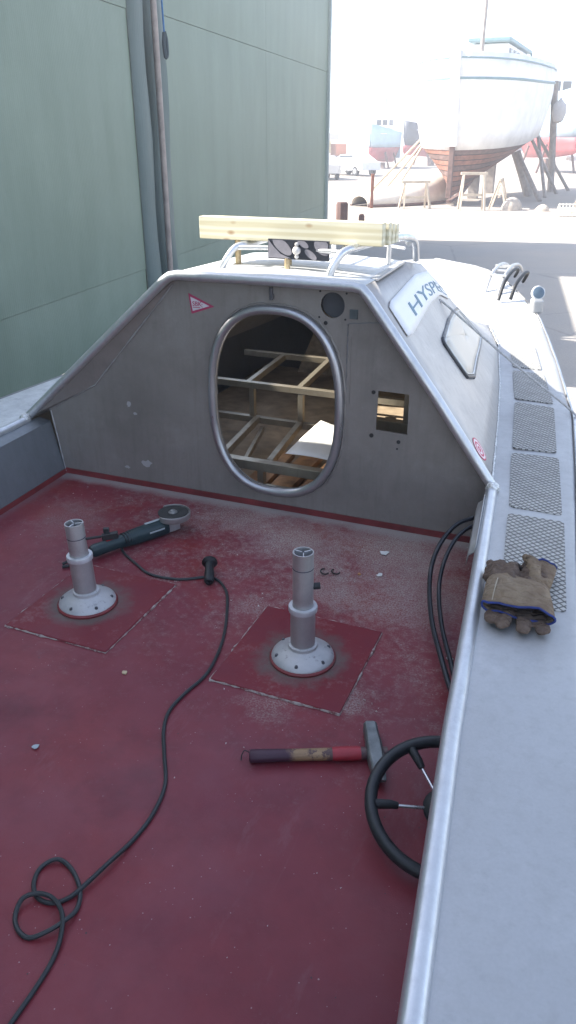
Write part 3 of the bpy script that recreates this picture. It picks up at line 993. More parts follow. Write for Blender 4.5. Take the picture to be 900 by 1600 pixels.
m.box((-.42, 5.86, .415), (.08, .10, .10), .3)
bl = m.build('bow_light', ALU_DECK, boat, bevel=.015)
LR = Matrix.Rotation(R(25), 3, 'Z') @ Matrix.Rotation(R(75), 3, 'X')
B().lathe([(.02, -.03), (.044, -.024), (.050, .0), (.047, .012), (.041, .012)], (-.42, 5.86, .505), 20, LR).build('lamp_housing', plain('lamp_white', (.6, .6, .6), .4), bl, smooth=True)
B().lathe([(.0405, .006), (.040, .013), (.02, .018), (.004, .019)], (-.42, 5.86, .505), 20, LR).build('lamp_glass', plain('lamp_grey', (.10, .15, .20), .5, .0), bl, smooth=True)
# rub rail outside
pr = [(outS(x) + .008, x, sheer(x) - .03) for x in STN[:-1]]
B().tube(pr, .014, 8).build('rub_rail', ALU_TUBE, boat, smooth=True)
# keel blocks under the hull
for i, b_ in enumerate((.4, 3.0, 4.6)):
    bk = MB()
    bk.box((0, 0, .0), (1.6, .2, .06))
    o = bk.build('keel_block', PLY, None, bevel=.01)
    o.location = W(-1.4, b_, -.97)
    o.rotation_euler = (0, 0, -PSI)
    tag(o, ['aftmost timber block under the aluminium boat', 'middle timber block under the aluminium boat', 'foremost timber block under the aluminium boat'][i], 'block', 'keel blocks')
# ------------------------------------------------------------------ loose things on the boat
# timber on the roof rack
n = NT('yellow_pine')
ring = n.wave(1.1, n.mapping((.5, 6, 9)), 9.0, 'Z', 3)
gr = n.noise(60, 4, .6, n.mapping((.06, 1, 1)))
knot = n.voronoi(6.5, n.mapping((1, 2, 1.9)))
col = n.mix(n.rng(ring, .2, .9), (.60, .54, .36), (.70, .66, .50))
col = n.mix(n.rng(gr, .5, .75, 0, .3), col, (.48, .38, .20))
col = n.mix(n.rng(knot, .07, .16, .8, 0), col, (.30, .14, .05))
n.set(col, .65, 0)
n.bump(gr, .2, .003)
PINE = n.m
tm = onboat('timber_beam', 'yellow sawn timber beam lying across the roof rack', 'timber', -1.225, 3.06, 1.113)
o = MB().box((0, .023, .046), (.80, .045, .088), 0).build('board', PINE, tm, bevel=.003)
for k in range(3):
    MB().box((.012 + .010 * k, .071 + .045 * k, .045 - .003 * k), (.80 - .014 * k, .040, .084 - .006 * k), .004 * k).build('board', PINE, tm, bevel=.003)
STUD = plain('brass_stud', (.42, .33, .20), .4, .6, .3, 40)
for x, y in ((-.25, .06), (-.02, .07)):
    MB().lathe([(.022, -.108), (.022, -.102), (.013, -.10), (.013, .002)], (x, y, 0), 14).build('stud', STUD, tm, smooth=True)
# patterned panel hanging under the timber
n = NT('panel_silver')
n.set(n.mix(n.rng(n.noise(40, 4), .3, .7), (.20, .19, .21), (.28, .26, .28)), .45, .2)
PSIL = n.m
PBLK = plain('panel_black', (.02, .022, .03), .4, 0, .2)
pl = onboat('patterned_panel', 'dark panel with pale ovals and round hub below the timber beam', 'panel', -1.16, 3.02, 1.058)
MB().box((0, 0, .036), (.262, .012, .076)).build('panel_face', PBLK, pl, bevel=.002)
def on_panel(loop, name, mat, d=.0072):
    MB().plate([loop], lambda x, y, e: (x, -d + e, y), .001).build(name, mat, pl)
def ell(cx, cy, rx, ry, an, n=20):
    return [(cx + rx * math.cos(t) * math.cos(an) - ry * math.sin(t) * math.sin(an), cy + rx * math.cos(t) * math.sin(an) + ry * math.sin(t) * math.cos(an)) for t in [2 * PI * k / n for k in range(n)]]
clampl = lambda l: [(max(-.128, min(.128, x)), max(.001, min(.071, y))) for x, y in l]
on_panel(clampl(ell(-.068, .048, .05, .022, -.65)), 'oval', PSIL)
on_panel(clampl(ell(.055, .020, .030, .013, -.6)), 'oval', PSIL)
on_panel(clampl(ell(.022, .060, .026, .012, -.5)), 'oval', PSIL)
on_panel(clampl(ell(.105, .050, .040, .026, -.6)), 'oval', PSIL)
on_panel([(-.128, .071), (-.128, .002), (-.03, .002), (-.075, .018), (-.105, .045)], 'oval', PSIL)
HUB = plain('hub_cream', (.6, .57, .54), .35, .1)
hubm = MB()
hubm.lathe([(.016, 0), (.016, .012), (.012, .016), (.004, .018)], (-.003, -.007, .034), 18, Matrix.Rotation(PI / 2, 3, 'X'))
hubm.build('hub', HUB, pl, smooth=True)
for z in (.058, .011):
    MB().lathe([(.008, 0), (.008, .008), (.004, .010)], (-.003, -.007, z), 12, Matrix.Rotation(PI / 2, 3, 'X')).build('knob', HUB, pl, smooth=True)
MB().lathe([(.012, -.055), (.012, .002)], (-.05, .004, 0), 12).build('stand', STUD, pl, smooth=True)

# rope across the starboard side deck
r0, r1 = onS(3.887, .723, .012), Vector((-.045, 3.87, .293))
ra = [onS(3.87, .735, .002), r0, r0.lerp(r1, .33) + Vector((0, 0, -.006)), r0.lerp(r1, .66) + Vector((0, 0, -.006)), r1, Vector((-.020, 3.86, .26)), Vector((-.022, 3.86, .20))]
rp = MB(W(-.3, 4.3, .3))
rp.tube([W(*p) for p in smooth_path(ra, 6)], .0055, 8)
o = rp.build('mooring_rope', plain('grey_rope', (.42, .41, .40), .8, 0, .3, 90, .4), None, smooth=True)
o.location = W(-.3, 4.3, .3)
tag(o, 'thin grey rope stretched from the cabin top past the window to the hull edge', 'rope')

# paper inside the cabin
m = MB()
rows = []
cpts = [(-1.259, 3.12, .165), (-.985, 3.12, .155), (-1.235, 3.55, .165), (-.90, 3.55, .17)]
for j in range(7):
    row = []
    for i in range(7):
        u, v = i / 6, j / 6
        p = Vector(cpts[0]).lerp(Vector(cpts[1]), u).lerp(Vector(cpts[2]).lerp(Vector(cpts[3]), u), v)
        p.z += .02 * (u - .5) ** 2 * 4 * v + .008 * math.sin(3 * u + 2 * v)
        row.append(p - Vector((-1.12, 3.3, .15)))
    rows.append(row)
m.grid(rows)
pa = onboat('paper_sheet', 'white printed paper sheet lying on the frames inside the cabin', 'paper', -1.12, 3.3, .15)
m.build('sheet', plain('paper_white', (.76, .74, .70), .7, 0, .03), pa, smooth=True, solid=.0008)
pt_ = MB()
for k in range(5):
    pt_.box((-.075 + .010 * k, .02 - .012 * k, .0185 + .0005 * k), (.006, .05, .0008), .5)
pt_.box((-.02, -.01, .0185), (.012, .03, .0008), .5)
pt_.box((.01, -.02, .0185), (.012, .03, .0008), .5)
pt_.build('print', plain('print_ink', (.07, .06, .06), .7), pa)

# angle grinder lying disc up
GRN = plain('dark_green_plastic', (.012, .030, .034), .42, 0, .25, 14, .1)
gx0, gy0 = Vector((-1.70, 2.17, 0)), Vector((-1.512, 2.53, 0))
gdir = gy0 - gx0
gr_ = onboat('angle_grinder', 'dark green angle grinder lying disc up beside the shorter pedestal', 'angle grinder', gx0.x, gx0.y, .0, math.atan2(gdir.y, gdir.x))
L = gdir.length
b = MB()
sec = [(.0, .018, .020), (.012, .024, .025), (.06, .024, .024), (.12, .022, .024), (.15, .026, .027), (.18, .031, .031), (.26, .033, .033), (.32, .034, .034), (.345, .032, .033)]
rows = []
for x, w, h in sec:
    rows.append([(x, w * math.copysign(abs(math.cos(t)) ** .8, math.cos(t)), .036 + h * math.copysign(abs(math.sin(t)) ** .8, math.sin(t))) for t in [2 * PI * k / 18 for k in range(19)]])
b.grid(rows)
b.face([p for p in rows[0][:-1]])
b.face([p for p in rows[-1][:-1]])
body = b.build('housing', GRN, gr_, smooth=True, auto=45)
rb = MB()
for k in range(6):
    x = .135 + .012 * k
    rb.tube([(x + .008, .028 * math.cos(t), .036 + .029 * math.sin(t)) for t in [PI * j / 8 for j in range(9)]], .003, 6)
rb.build('grip_rib', RUBBER, body, smooth=True)
MB().box((.095, .006, .066), (.055, .024, .018), 0, 0, -.12).build('switch', plain('red_switch', (.42, .018, .022), .4), body, bevel=.003)
MB().box((.30, .012, .068), (.09, .014, .004), .0).build('label_plate', plain('pale_label', (.36, .40, .41), .5), body, bevel=.001)
MB().box((.285, -.0325, .045), (.07, .003, .006)).build('label_plate', plain('pale_label', (.36, .40, .41), .5), body)
gh = MB()
gh.box((.372, 0, .036), (.06, .052, .05))
gh.lathe([(.026, .05), (.028, .06), (.022, .075), (.012, .082)], (.385, 0, 0), 18)
gh.build('gear_head', plain('cast_alloy', (.42, .42, .42), .45, .6), gr_, bevel=.006)
gd = MB()
rows = []
for k in range(25):
    t = -2.1 + 4.6 * k / 24
    c, s = math.cos(t - .9), math.sin(t - .9)
    rows.append([(.385 + .030 * c, .030 * s, .062), (.385 + .069 * c, .069 * s, .064), (.385 + .0715 * c, .0715 * s, .068), (.385 + .072 * c, .072 * s, .088), (.385 + .070 * c, .070 * s, .090)])
gd.grid(rows)
gd.build('guard', plain('guard_grey', (.34, .33, .32), .45, .5), gr_, smooth=True, solid=.0025, auto=40)
n = NT('abrasive_disc')
f = n.noise(300, 3, .7)
n.set(n.mix(n.rng(f, .3, .7), (.018, .018, .018), (.05, .048, .045)), .85, 0)
MB().lathe([(.012, .083), (.0625, .085), (.063, .088), (.03, .086), (.012, .085)], (.385, 0, 0), 36).build('disc', n.m, gr_, smooth=True)
MB().lathe([(.019, .085), (.019, .089), (.012, .090), (.011, .096), (.006, .098)], (.385, 0, 0), 20).build('clamp_nut', plain('nut_steel', (.42, .42, .42), .35, .8), gr_, smooth=True)
MB().tube(smooth_path([(.005, .008, .036), (-.03, .015, .034), (-.07, .02, .02), (-.11, .03, .008)], 5), .006, 8).build('cord_sleeve', RUBBER, gr_, smooth=True)
MB().tube(smooth_path([(.005, -.008, .030), (-.03, -.012, .026), (-.08, -.006, .012), (-.12, .01, .008)], 5), .006, 8).build('cord_sleeve', RUBBER, gr_, smooth=True)
# its power cord snaking over the deck
cord = [(-1.64, 2.29), (-1.6, 2.251), (-1.519, 2.201), (-1.422, 2.15), (-1.302, 2.158), (-1.196, 2.215), (-1.111, 2.16), (-1.048, 2.047), (-0.978, 1.868), (-0.946, 1.699), (-0.963, 1.586), (-0.968, 1.498), (-0.943, 1.422), (-0.891, 1.335), (-0.837, 1.246), (-0.817, 1.154), (-0.819, 1.07), (-0.833, 0.984), (-0.852, 0.912), (-0.869, 0.878), (-0.895, 0.856), (-0.932, 0.856), (-0.962, 0.882), (-0.974, 0.922), (-0.95, 0.952), (-0.906, 0.944), (-0.857, 0.907), (-0.835, 0.865), (-0.838, 0.828), (-0.857, 0.795), (-0.888, 0.772), (-0.922, 0.779), (-0.948, 0.803), (-0.954, 0.836), (-0.931, 0.858), (-0.892, 0.86), (-0.852, 0.838), (-0.825, 0.797), (-0.812, 0.751), (-0.807, 0.69), (-0.807, 0.625), (-0.804, 0.536), (-.80, .3)]
lift = {17: .012, 18: .008, 21: .0, 24: .006, 25: .0, 28: .012, 29: .010, 33: .014, 34: .016, 35: .018, 36: .016, 37: .010}
pts = [(x, y, .0055 + lift.get(i, 0) * .7) for i, (x, y) in enumerate(cord)]
cm = MB(W(-.9, 1.4, 0))
cm.tube([W(*p) for p in smooth_path(pts, 5)], .0052, 8)
o = cm.build('power_cord', plain('cord_grey', (.022, .026, .028), .5, 0, .2, 20), None, smooth=True)
o.location = W(-.9, 1.4, 0)
tag(o, 'long dark power cord looping over the red deck', 'power cord')

# side handle of the grinder
sh0, sh1 = Vector((-1.225, 2.262, 0)), Vector((-1.17, 2.145, 0))
sh = onboat('grinder_side_handle', 'black flanged tool handle lying on the cord mid deck', 'tool handle', sh0.x, sh0.y, .0, math.atan2((sh1 - sh0).y, (sh1 - sh0).x))
MT = Matrix.Rotation(R(102), 3, 'Y')
MB().lathe([(.014, -.006), (.029, -.004), (.030, .002), (.024, .006), (.0165, .010), (.0165, .045), (.0185, .07), (.0185, .105), (.014, .112), (.008, .112), (.008, .10)], (.0, 0, .040), 24, MT).build('grip', RUBBER, sh, smooth=True, auto=50)
MB().lathe([(.005, -.022), (.005, -.004)], (.0, 0, .040), 10, MT).build('thread', BOLT, sh, smooth=True)

# hammer
h0, h1 = Vector((-.672, 1.405, 0)), Vector((-.330, 1.556, 0))
hd = h1 - h0
hm = onboat('cross_peen_hammer', 'worn cross peen hammer with dark purple and bare wood handle', 'hammer', h0.x, h0.y, 0, math.atan2(hd.y, hd.x))
n = NT('hammer_handle')
x_, y_, z_ = n.sep()[0:3]
w = n.noise(60, 5, .7, n.mapping((.15, 1, 1)))
w2 = n.noise(18, 4, .7)
xw = n.math('ADD', x_, n.math('MULTIPLY', n.math('SUBTRACT', w2, .5), .06))
paint = (.045, .012, .028)
wood = n.mix(n.rng(w, .35, .65), (.22, .13, .065), (.33, .21, .11))
wood = n.mix(n.rng(n.noise(40, 5, .7), .52, .6, 0, .9), wood, (.06, .025, .03))
col = n.mix(n.rng(xw, .105, .125), paint, wood)
col = n.mix(n.rng(xw, .205, .215, 0, .85), col, (.06, .03, .04))
n.set(col, .5, 0)
n.bump(w, .2, .003)
b = MB()
rows = []
for x, wy, wz in ((0, .014, .012), (.004, .019, .0165), (.05, .0185, .016), (.12, .017, .015), (.20, .0175, .015), (.27, .0185, .0155), (.31, .0175, .015), (.37, .0165, .0145)):
    rows.append([(x, wy * math.cos(t), .0185 + wz * math.sin(t)) for t in [2 * PI * k / 16 for k in range(17)]])
b.grid(rows)
b.face(rows[0][:-1])
b.face(rows[-1][:-1])
b.build('handle', n.m, hm, smooth=True, auto=50)
b = MB()
rows = []
for x, wy, wz in ((.222, .0192, .0165), (.235, .0205, .0175), (.29, .0205, .0175), (.298, .019, .0165)):
    rows.append([(x, wy * math.cos(t), .0185 + wz * math.sin(t)) for t in [2 * PI * k / 16 for k in range(17)]])
b.grid(rows)
b.build('red_sleeve', plain('red_sleeve', (.33, .022, .035), .5, 0, .15, 20), hm, smooth=True)
# wedge-shaped head, axis along y
b = MB()
hs = [(.100, .014, .018), (.094, .0185, .0215), (.050, .019, .0225), (.020, .0215, .0225), (-.030, .0215, .0225), (-.055, .019, .021), (-.102, .0165, .0050), (-.106, .0150, .0035)]
rows = []
for y, wx, wz in hs:
    k = .7
    cyc = [(wx, wz * k), (wx * k, wz), (-wx * k, wz), (-wx, wz * k), (-wx, -wz * k), (-wx * k, -wz), (wx * k, -wz), (wx, -wz * k), (wx, wz * k)]
    rows.append([(.335 + cx_, y, .0235 + cz_) for cx_, cz_ in cyc])
b.grid(rows)
b.face(rows[0][:-1])
b.face(rows[-1][:-1])
b.build('head', plain('forged_steel', (.17, .18, .18), .45, .7, .35, 30, .15), hm, bevel=.002)
MB().tube(smooth_path([(.002, .012, .018), (-.012, .02, .02), (-.02, .012, .012), (-.022, .0, .004)], 4), .0015, 6).build('wire_loop', RUBBER, hm, smooth=True)

# steering wheel leaning over the hammer head
wt, wph = .235, 5.007
nv = Vector((math.sin(wt) * math.cos(wph), math.sin(wt) * math.sin(wph), math.cos(wt)))
sw_ = onboat('steering_wheel', 'black steering wheel with thin metal spokes below the starboard gunwale', 'steering wheel', -.147, 1.375, .075)
MQ = Vector((0, 0, 1)).rotation_difference(nv).to_matrix()
RW = .176
MB().tube([MQ @ Vector((RW * math.cos(t), RW * math.sin(t), 0)) for t in [2 * PI * k / 56 for k in range(56)]], .0155, 14, True).build('rim', plain('wheel_black', (.014, .016, .019), .45, 0, .3, 90, .15), sw_, smooth=True)
MB().lathe([(.030, -.030), (.05, -.024), (.052, -.012), (.044, .0), (.028, .008), (.012, .010)], (0, 0, 0), 20, MQ).build('hub', RUBBER, sw_, smooth=True)
for an in (R(199), R(133), R(60), R(300)):
    d = MQ @ Vector((math.cos(an), math.sin(an), 0))
    sp = MB().tube([d * .045 - MQ @ Vector((0, 0, .012)), d * RW], .0042, 8).build('spoke', plain('spoke_steel', (.62, .62, .63), .3, .9), sw_, smooth=True)
    MB().tube([d * .112 - MQ @ Vector((0, 0, .005)), d * .13, d * (RW - .006)], .0105, 10, rr=[.0085, .0105, .012]).build('spoke_sleeve', RUBBER, sp, smooth=True)

# ------------------------------------------------------------------ gloves
def remesh_obj(name, caps, mat, parent, voxel=.0045, wr=.004, flat=None):
    """one continuous skin grown round capsules: (p, q, r0, r1, zscale)"""
    bm = bmesh.new()
    for p, q, r0, r1, zs in caps:
        p, q = Vector(p), Vector(q)
        for k in range(9):
            t = k / 8
            mtx = Matrix.Translation(p.lerp(q, t)) @ Matrix.Diagonal((1, 1, zs, 1))
            bmesh.ops.create_icosphere(bm, subdivisions=2, radius=r0 + (r1 - r0) * t, matrix=mtx)
    me = bpy.data.meshes.new(name)
    bm.to_mesh(me)
    bm.free()
    o = bpy.data.objects.new(name, me)
    C.objects.link(o)
    rm = o.modifiers.new('remesh', 'REMESH')
    rm.mode = 'VOXEL'
    rm.voxel_size = voxel
    s = o.modifiers.new('smooth', 'SMOOTH')
    s.iterations = 5
    tx = bpy.data.textures.new(name + '_wrinkle', 'CLOUDS')
    tx.noise_scale = .022
    dp = o.modifiers.new('wrinkle', 'DISPLACE')
    dp.texture = tx
    dp.strength = wr * 3
    dp.mid_level = .5
    s2 = o.modifiers.new('smooth2', 'SMOOTH')
    s2.iterations = 2
    dg = bpy.context.evaluated_depsgraph_get()
    me2 = bpy.data.meshes.new_from_object(o.evaluated_get(dg))
    bpy.data.objects.remove(o)
    me2.materials.clear()
    me2.materials.append(mat)
    for p in me2.polygons: p.use_smooth = True
    o = bpy.data.objects.new(name, me2)
    C.objects.link(o)
    o.parent = parent
    return o
def suede(name, a, b_, c_):
    n = NT(name)
    f = n.noise(22, 6, .65)
    g_ = n.noise(7, 4, .6)
    h_ = n.noise(400, 2, .5)
    col = n.mix(n.rng(f, .3, .7), a, b_)
    col = n.mix(n.rng(g_, .5, .68, 0, .7), col, c_)
    n.set(col, .9, 0, .2)
    cr_ = n.voronoi(26, n.mapping((1, 1.8, 1)), 'Distance', 'DISTANCE_TO_EDGE')
    n.bump(n.math('ADD', n.math('ADD', f, n.math('MULTIPLY', n.rng(cr_, 0, .25), .7)), n.math('MULTIPLY', h_, .2)), .8, .008)
    return n.m
SUEDE = suede('brown_suede', (.17, .12, .08), (.27, .21, .145), (.12, .08, .055))
LEATH = suede('dark_glove_leather', (.10, .068, .052), (.17, .125, .095), (.065, .05, .05))
HEM = plain('blue_hem', (.015, .03, .15), .75, 0, .3, 40, .2)
GRZ = R(3)
ga, gb = -.085, 2.02
gl = onboat('work_glove', 'brown suede work glove with blue hem lying uppermost on the side deck', 'glove', ga, gb, .283, GRZ, 'pair of work gloves')
def cuff(name, parent, ys, z0, thick=.0025, mat=SUEDE):
    # ys: (y, xc, halfwidth, z centre, half height, skew)
    b = MB()
    rows = []
    for y, xc, w, zc, h, sk in ys:
        r = []
        for k in range(29):
            t = 2 * PI * k / 28
            c, s = math.cos(t), math.sin(t)
            x = xc + w * math.copysign(abs(c) ** .75, c)
            wob = .005 * math.sin(3 * t + y * 60) + .004 * math.sin(7 * t + y * 95) + .003 * math.sin(y * 180 + 2 * t)
            r.append((x, y + sk * c, zc + (h + wob) * math.copysign(abs(s) ** .8, s)))
        rows.append(r)
    b.grid(rows)
    o = b.build(name, mat, parent, smooth=True, solid=thick, auto=80)
    sb = o.modifiers.new('sub', 'SUBSURF')
    sb.levels = sb.render_levels = 1
    return o, rows
co, rows = cuff('cuff', gl, [(-.135, .006, .098, .045, .020, -.012), (-.115, .004, .098, .046, .026, -.010), (-.08, .002, .095, .048, .031, -.006), (-.04, -.002, .091, .049, .031, -.003), (-.005, -.004, .088, .049, .030, 0), (.02, -.006, .080, .045, .024, 0)], 0)
MB().tube([(p[0] * 1.005, p[1] - .002, p[2]) for p in rows[0][:-1]], .0033, 8, True).build('hem_binding', HEM, co, smooth=True)
st_ = MB()
st_.tube([(-.066 + .006 * k / 10, -.13 + .125 * k / 10, .066 + .016 * math.sin(PI * k / 10) ** .7) for k in range(11)], .0016, 6)
st_.build('seam', plain('pale_thread', (.34, .29, .22), .8), co, smooth=True)
remesh_obj('hand', [((-.03, -.01, .05), (-.03, .06, .055), .036, .030, .8), ((.03, -.01, .05), (.035, .04, .055), .036, .028, .8), ((-.058, .0, .04), (-.066, .08, .05), .028, .026, 1),
    ((-.066, .08, .052), (-.052, .135, .028), .026, .019, 1), ((-.085, .05, .035), (-.086, .13, .03), .021, .017, 1), ((-.03, .07, .06), (-.015, .13, .03), .024, .018, 1),
    ((.03, .05, .058), (.03, .11, .060), .027, .024, 1), ((.03, .11, .060), (.018, .15, .036), .024, .017, 1), ((.055, .01, .05), (.06, .06, .048), .026, .02, 1)], LEATH, gl, .004, .006)
remesh_obj('thumb', [((.04, .02, .062), (.032, .09, .078), .023, .021, .9), ((.032, .09, .078), (.012, .145, .066), .021, .014, .9), ((.045, .0, .06), (.07, .03, .055), .024, .018, 1)], SUEDE, gl, .004, .007)
g2 = onboat('work_glove', 'dark work glove pinned underneath with its finger tips showing below the blue hem', 'glove', ga, gb, .283, GRZ, 'pair of work gloves')
remesh_obj('hand', [((-.05, -.06, .022), (-.062, -.150, .019), .024, .021, .62), ((-.015, -.06, .022), (-.03, -.168, .020), .024, .022, .62), ((.025, -.06, .022), (.026, -.176, .020), .024, .022, .62), ((.062, -.05, .022), (.076, -.166, .020), .024, .022, .62), ((-.04, .0, .02), (.05, .0, .02), .034, .034, .55), ((-.04, .05, .02), (.05, .05, .02), .034, .034, .55)], LEATH, g2, .004, .003)
co2, rows = cuff('cuff', g2, [(.02, .025, .055, .022, .018, 0), (.08, .035, .058, .024, .018, .0), (.13, .05, .050, .030, .016, .004), (.165, .058, .044, .034, .013, .006)], 0)
MB().tube([(p[0], p[1] + .002, p[2]) for p in rows[-1][:-1]], .0036, 8, True).build('hem_binding', HEM, co2, smooth=True)

# ------------------------------------------------------------------ litter on the deck
FLAKE = plain('paint_flake', (.62, .62, .60), .7, 0, .15)
def flake(label, a, b, r, seed, mat=FLAKE, name='paint_flake', cat='flake', h=.002):
    rnd = random.Random(seed)
    k = 9
    loop = [(r * rnd.uniform(.45, 1.1) * math.cos(2 * PI * i / k), r * rnd.uniform(.45, 1.1) * math.sin(2 * PI * i / k)) for i in range(k)]
    m = MB()
    m.plate([loop], lambda x, y, d: (x, y, .004 + .15 * (x * x + y * y) / r - d), h)
    o = m.build(name, mat)
    o.location = W(a, b, .0005)
    o.rotation_euler = (0, 0, rnd.uniform(0, 6))
    return tag(o, label, cat)
flake('largest white paint flake on the deck near the bulkhead', -.64, 2.641, .022, 3)
flake('small white flake aft of the largest one', -.61, 2.47, .014, 4)
flake('grey oval flake on the open deck to port of the cord', -1.237, 1.235, .013, 8, plain('grey_flake', (.36, .40, .42), .5), 'grey_flake')
flake('tiny white scrap under the starboard gunwale by the cables', -.262, 2.05, .016, 9)
WOODC = plain('wood_chip', (.52, .42, .26), .8, 0, .2)
flake('pale wood chip on the corner of the port deck plate', -1.376, 2.109, .012, 10, WOODC, 'wood_chip', 'wood chip', .004)
flake('pale wood chip lying between the two pedestals', -1.187, 1.604, .010, 12, WOODC, 'wood_chip', 'wood chip', .004)
flake('orange wood chip near the metal shavings', -.685, 2.45, .009, 13, plain('orange_chip', (.45, .22, .09), .8), 'wood_chip', 'wood chip', .004)
for (a, b, r, lab) in ((-.811, 2.412, .022, 'left one of two black swarf curls by the taller pedestal'), (-.772, 2.425, .019, 'right one of two black swarf curls by the taller pedestal')):
    m = MB()
    m.tube([(r * math.cos(t), r * .7 * math.sin(t), .004 + .003 * (t / 5)) for t in [PI * .9 + 4.2 * k / 22 for k in range(23)]], .0028, 6)
    o = m.build('swarf_curl', plain('swarf_black', (.03, .03, .03), .5, .4), None, smooth=True)
    o.location = W(a, b, .001)
    o.rotation_euler = (0, 0, -PSI + a * 9)
    tag(o, lab, 'swarf', 'swarf curls')
gm = MB()
rnd = random.Random(11)
for k in range(520):
    if k < 330:
        a = -.3 - 1.9 * rnd.random() ** 1.6
        b = 2.85 - abs(rnd.gauss(0, .22))
    elif k < 430:
        q = rnd.choice(((-.92, 2.1), (-.50, 1.75), (-1.35, 2.1), (-.8, 2.4), (-.7, 1.70)))
        a, b = q[0] + rnd.gauss(0, .07), q[1] + rnd.gauss(0, .05)
    else:
        a, b = rnd.uniform(-2.2, -.2), rnd.uniform(.6, 2.6)
    s = rnd.uniform(.0008, .0032)
    c = W(a, b, .001)
    p = [c + Vector((rnd.uniform(-s, s), rnd.uniform(-s, s), rnd.uniform(-.3 * s, s))) * 1.4 for _ in range(4)]
    i = [gm.vert(x - W(-1.2, 2.2, 0)) for x in p]
    gm.f += [[i[0], i[1], i[2]], [i[0], i[1], i[3]], [i[1], i[2], i[3]], [i[0], i[2], i[3]]]
o = gm.build('deck_grit', plain('grit', (.42, .39, .36), .85, 0, .5, 300))
o.location = W(-1.2, 2.2, 0)
o['kind'] = 'stuff'
o['label'] = 'grit and blasting dust scattered on the red deck'
# ------------------------------------------------------------------ the boatyard beyond
OLDWOOD = plain('old_hull_timber', (.24, .105, .07), .8, 0, .35, 6, .3)
OLDWOOD2 = plain('old_hull_timber_grey', (.15, .09, .075), .85, 0, .35, 6, .3)
HULLWHITE = plain('weathered_white_paint', (.82, .81, .79), .6, 0, .12, 1.5, .1)
TEAL = plain('teal_trim', (.17, .28, .31), .5, 0, .15, 4)
PROPW = plain('prop_timber', (.27, .235, .21), .8, 0, .3, 5, .2)
RAWW = plain('pale_sawn_timber', (.50, .42, .32), .75, 0, .2, 8, .2)
STEEL = plain('grey_steel', (.25, .26, .28), .5, .5, .2, 6)
GLASS_D = plain('dark_glass', (.03, .04, .05), .1, 0, .1)
fb = thing('fishing_boat', 'big white wooden fishing boat propped up with brown bare planked bottom', 'fishing boat', (6.45, 33.3, 0), R(66.5))
SB = [(0, .03), (.3, .65), (.8, 1.25), (2.0, 1.75), (4, 2.1), (8, 2.2), (11, 1.7), (13, .9), (14.2, .06)]
GBT = [(-.7, .15), (0, 1.1), (1.0, 1.7), (2.0, 2.0), (4, 2.35), (8, 2.5), (11, 2.2), (13, 1.5), (15.0, .1)]
KZ = [(0, .32), (2, .45), (4, .9), (6.5, 1.5), (9, 2.0), (14.2, 3.0)]
WZ = [(0, 2.05), (5, 2.3), (9, 2.75), (14.2, 3.6)]
def lower(s, t, side):
    bw, kz, wz = lerp_tab(SB, s), lerp_tab(KZ, s), lerp_tab(WZ, s)
    p = .75 + .5 * max(0, 1 - s / 4)
    return Vector((s, side * (.05 + bw * t ** p), kz + (wz - kz) * t))
def upper(s, t, side):
    bw, wz = lerp_tab(SB, s), lerp_tab(WZ, s)
    gs = -.7 + (s / 14.2) * 15.7
    gb, gz = lerp_tab(GBT, gs), 5.35 + .3 * (s / 14.2) ** 2
    a = Vector((s, side * (.05 + bw), wz))
    b_ = Vector((gs, side * gb, gz))
    p = a.lerp(b_, t)
    p.y += side * .18 * math.sin(PI * t) * min(1, s / 2)
    return p
ST = [0, .25, .6, 1.0, 1.6, 2.4, 3.4, 4.6, 6, 7.5, 9, 10.5, 12, 13.2, 14.2]
NPL = 9
for side in (1, -1):
    for k in range(NPL):
        t0, t1 = k / NPL + .012, (k + 1) / NPL - .006
        m = MB()
        ins = Vector((0, -side * .05, .0))
        A = [lower(s, t0, side) for s in ST]
        B_ = [lower(s, t1, side) for s in ST]
        m.grid([A, B_])
        m.grid([[p + ins for p in A], A])
        m.grid([B_, [p + ins for p in B_]])
        m.build('hull_plank', OLDWOOD if (k * 5 + side) % 3 else OLDWOOD2, fb, smooth=True, auto=30)
    m = MB()
    m.grid([[lower(s, t, side) - Vector((0, side * .035, 0)) for s in ST] for t in (0, .25, .5, .75, 1)])
    m.build('hull_backing', plain('caulk_dark', (.03, .025, .022), .9), fb, smooth=True)
    m = MB()
    m.grid([[upper(s, t, side) for s in ST] for t in (0, .2, .4, .6, .8, 1)])
    m.build('topside', HULLWHITE, fb, smooth=True, solid=.06)
    for t, r in ((.74, .045), (.94, .03)):
        MB().tube([upper(s, t, side) + Vector((0, side * .05, 0)) for s in ST], r, 6).build('rub_strake', TEAL, fb, smooth=True)
MB().bar((-.02, 0, .3), (-.05, 0, 2.2), .2, .22, (1, 0, 0)).build('stern_post', OLDWOOD2, fb, bevel=.02)
MB().bar((-.05, 0, 2.2), (-.66, 0, 5.45), .34, .3, (1, 0, 0)).build('stern_post', HULLWHITE, fb, bevel=.02)
m = MB()
m.grid([[(s, w, lerp_tab(KZ, s) + (-.16 if w else .02)) for s in ST] for w in (-.09, .09)])
m.build('keel', OLDWOOD2, fb, solid=.12)
m = MB()
m.grid([[Vector((upper(s, .93, 1).x, upper(s, .93, 1).y * q, upper(s, .93, 1).z)) for s in ST] for q in (1, .5, 0, -.5, -1)])
m.build('main_deck', plain('grey_deck_paint', (.4, .4, .38), .7), fb)
wh = MB().box((8.6, 0, 5.65), (5.6, 1.5, 1.0)).build('wheelhouse', HULLWHITE, fb, bevel=.05)
rf = MB().box((8.6, 0, 6.25), (6.6, 1.8, .16)).build('wheelhouse_roof', TEAL, fb, bevel=.04)
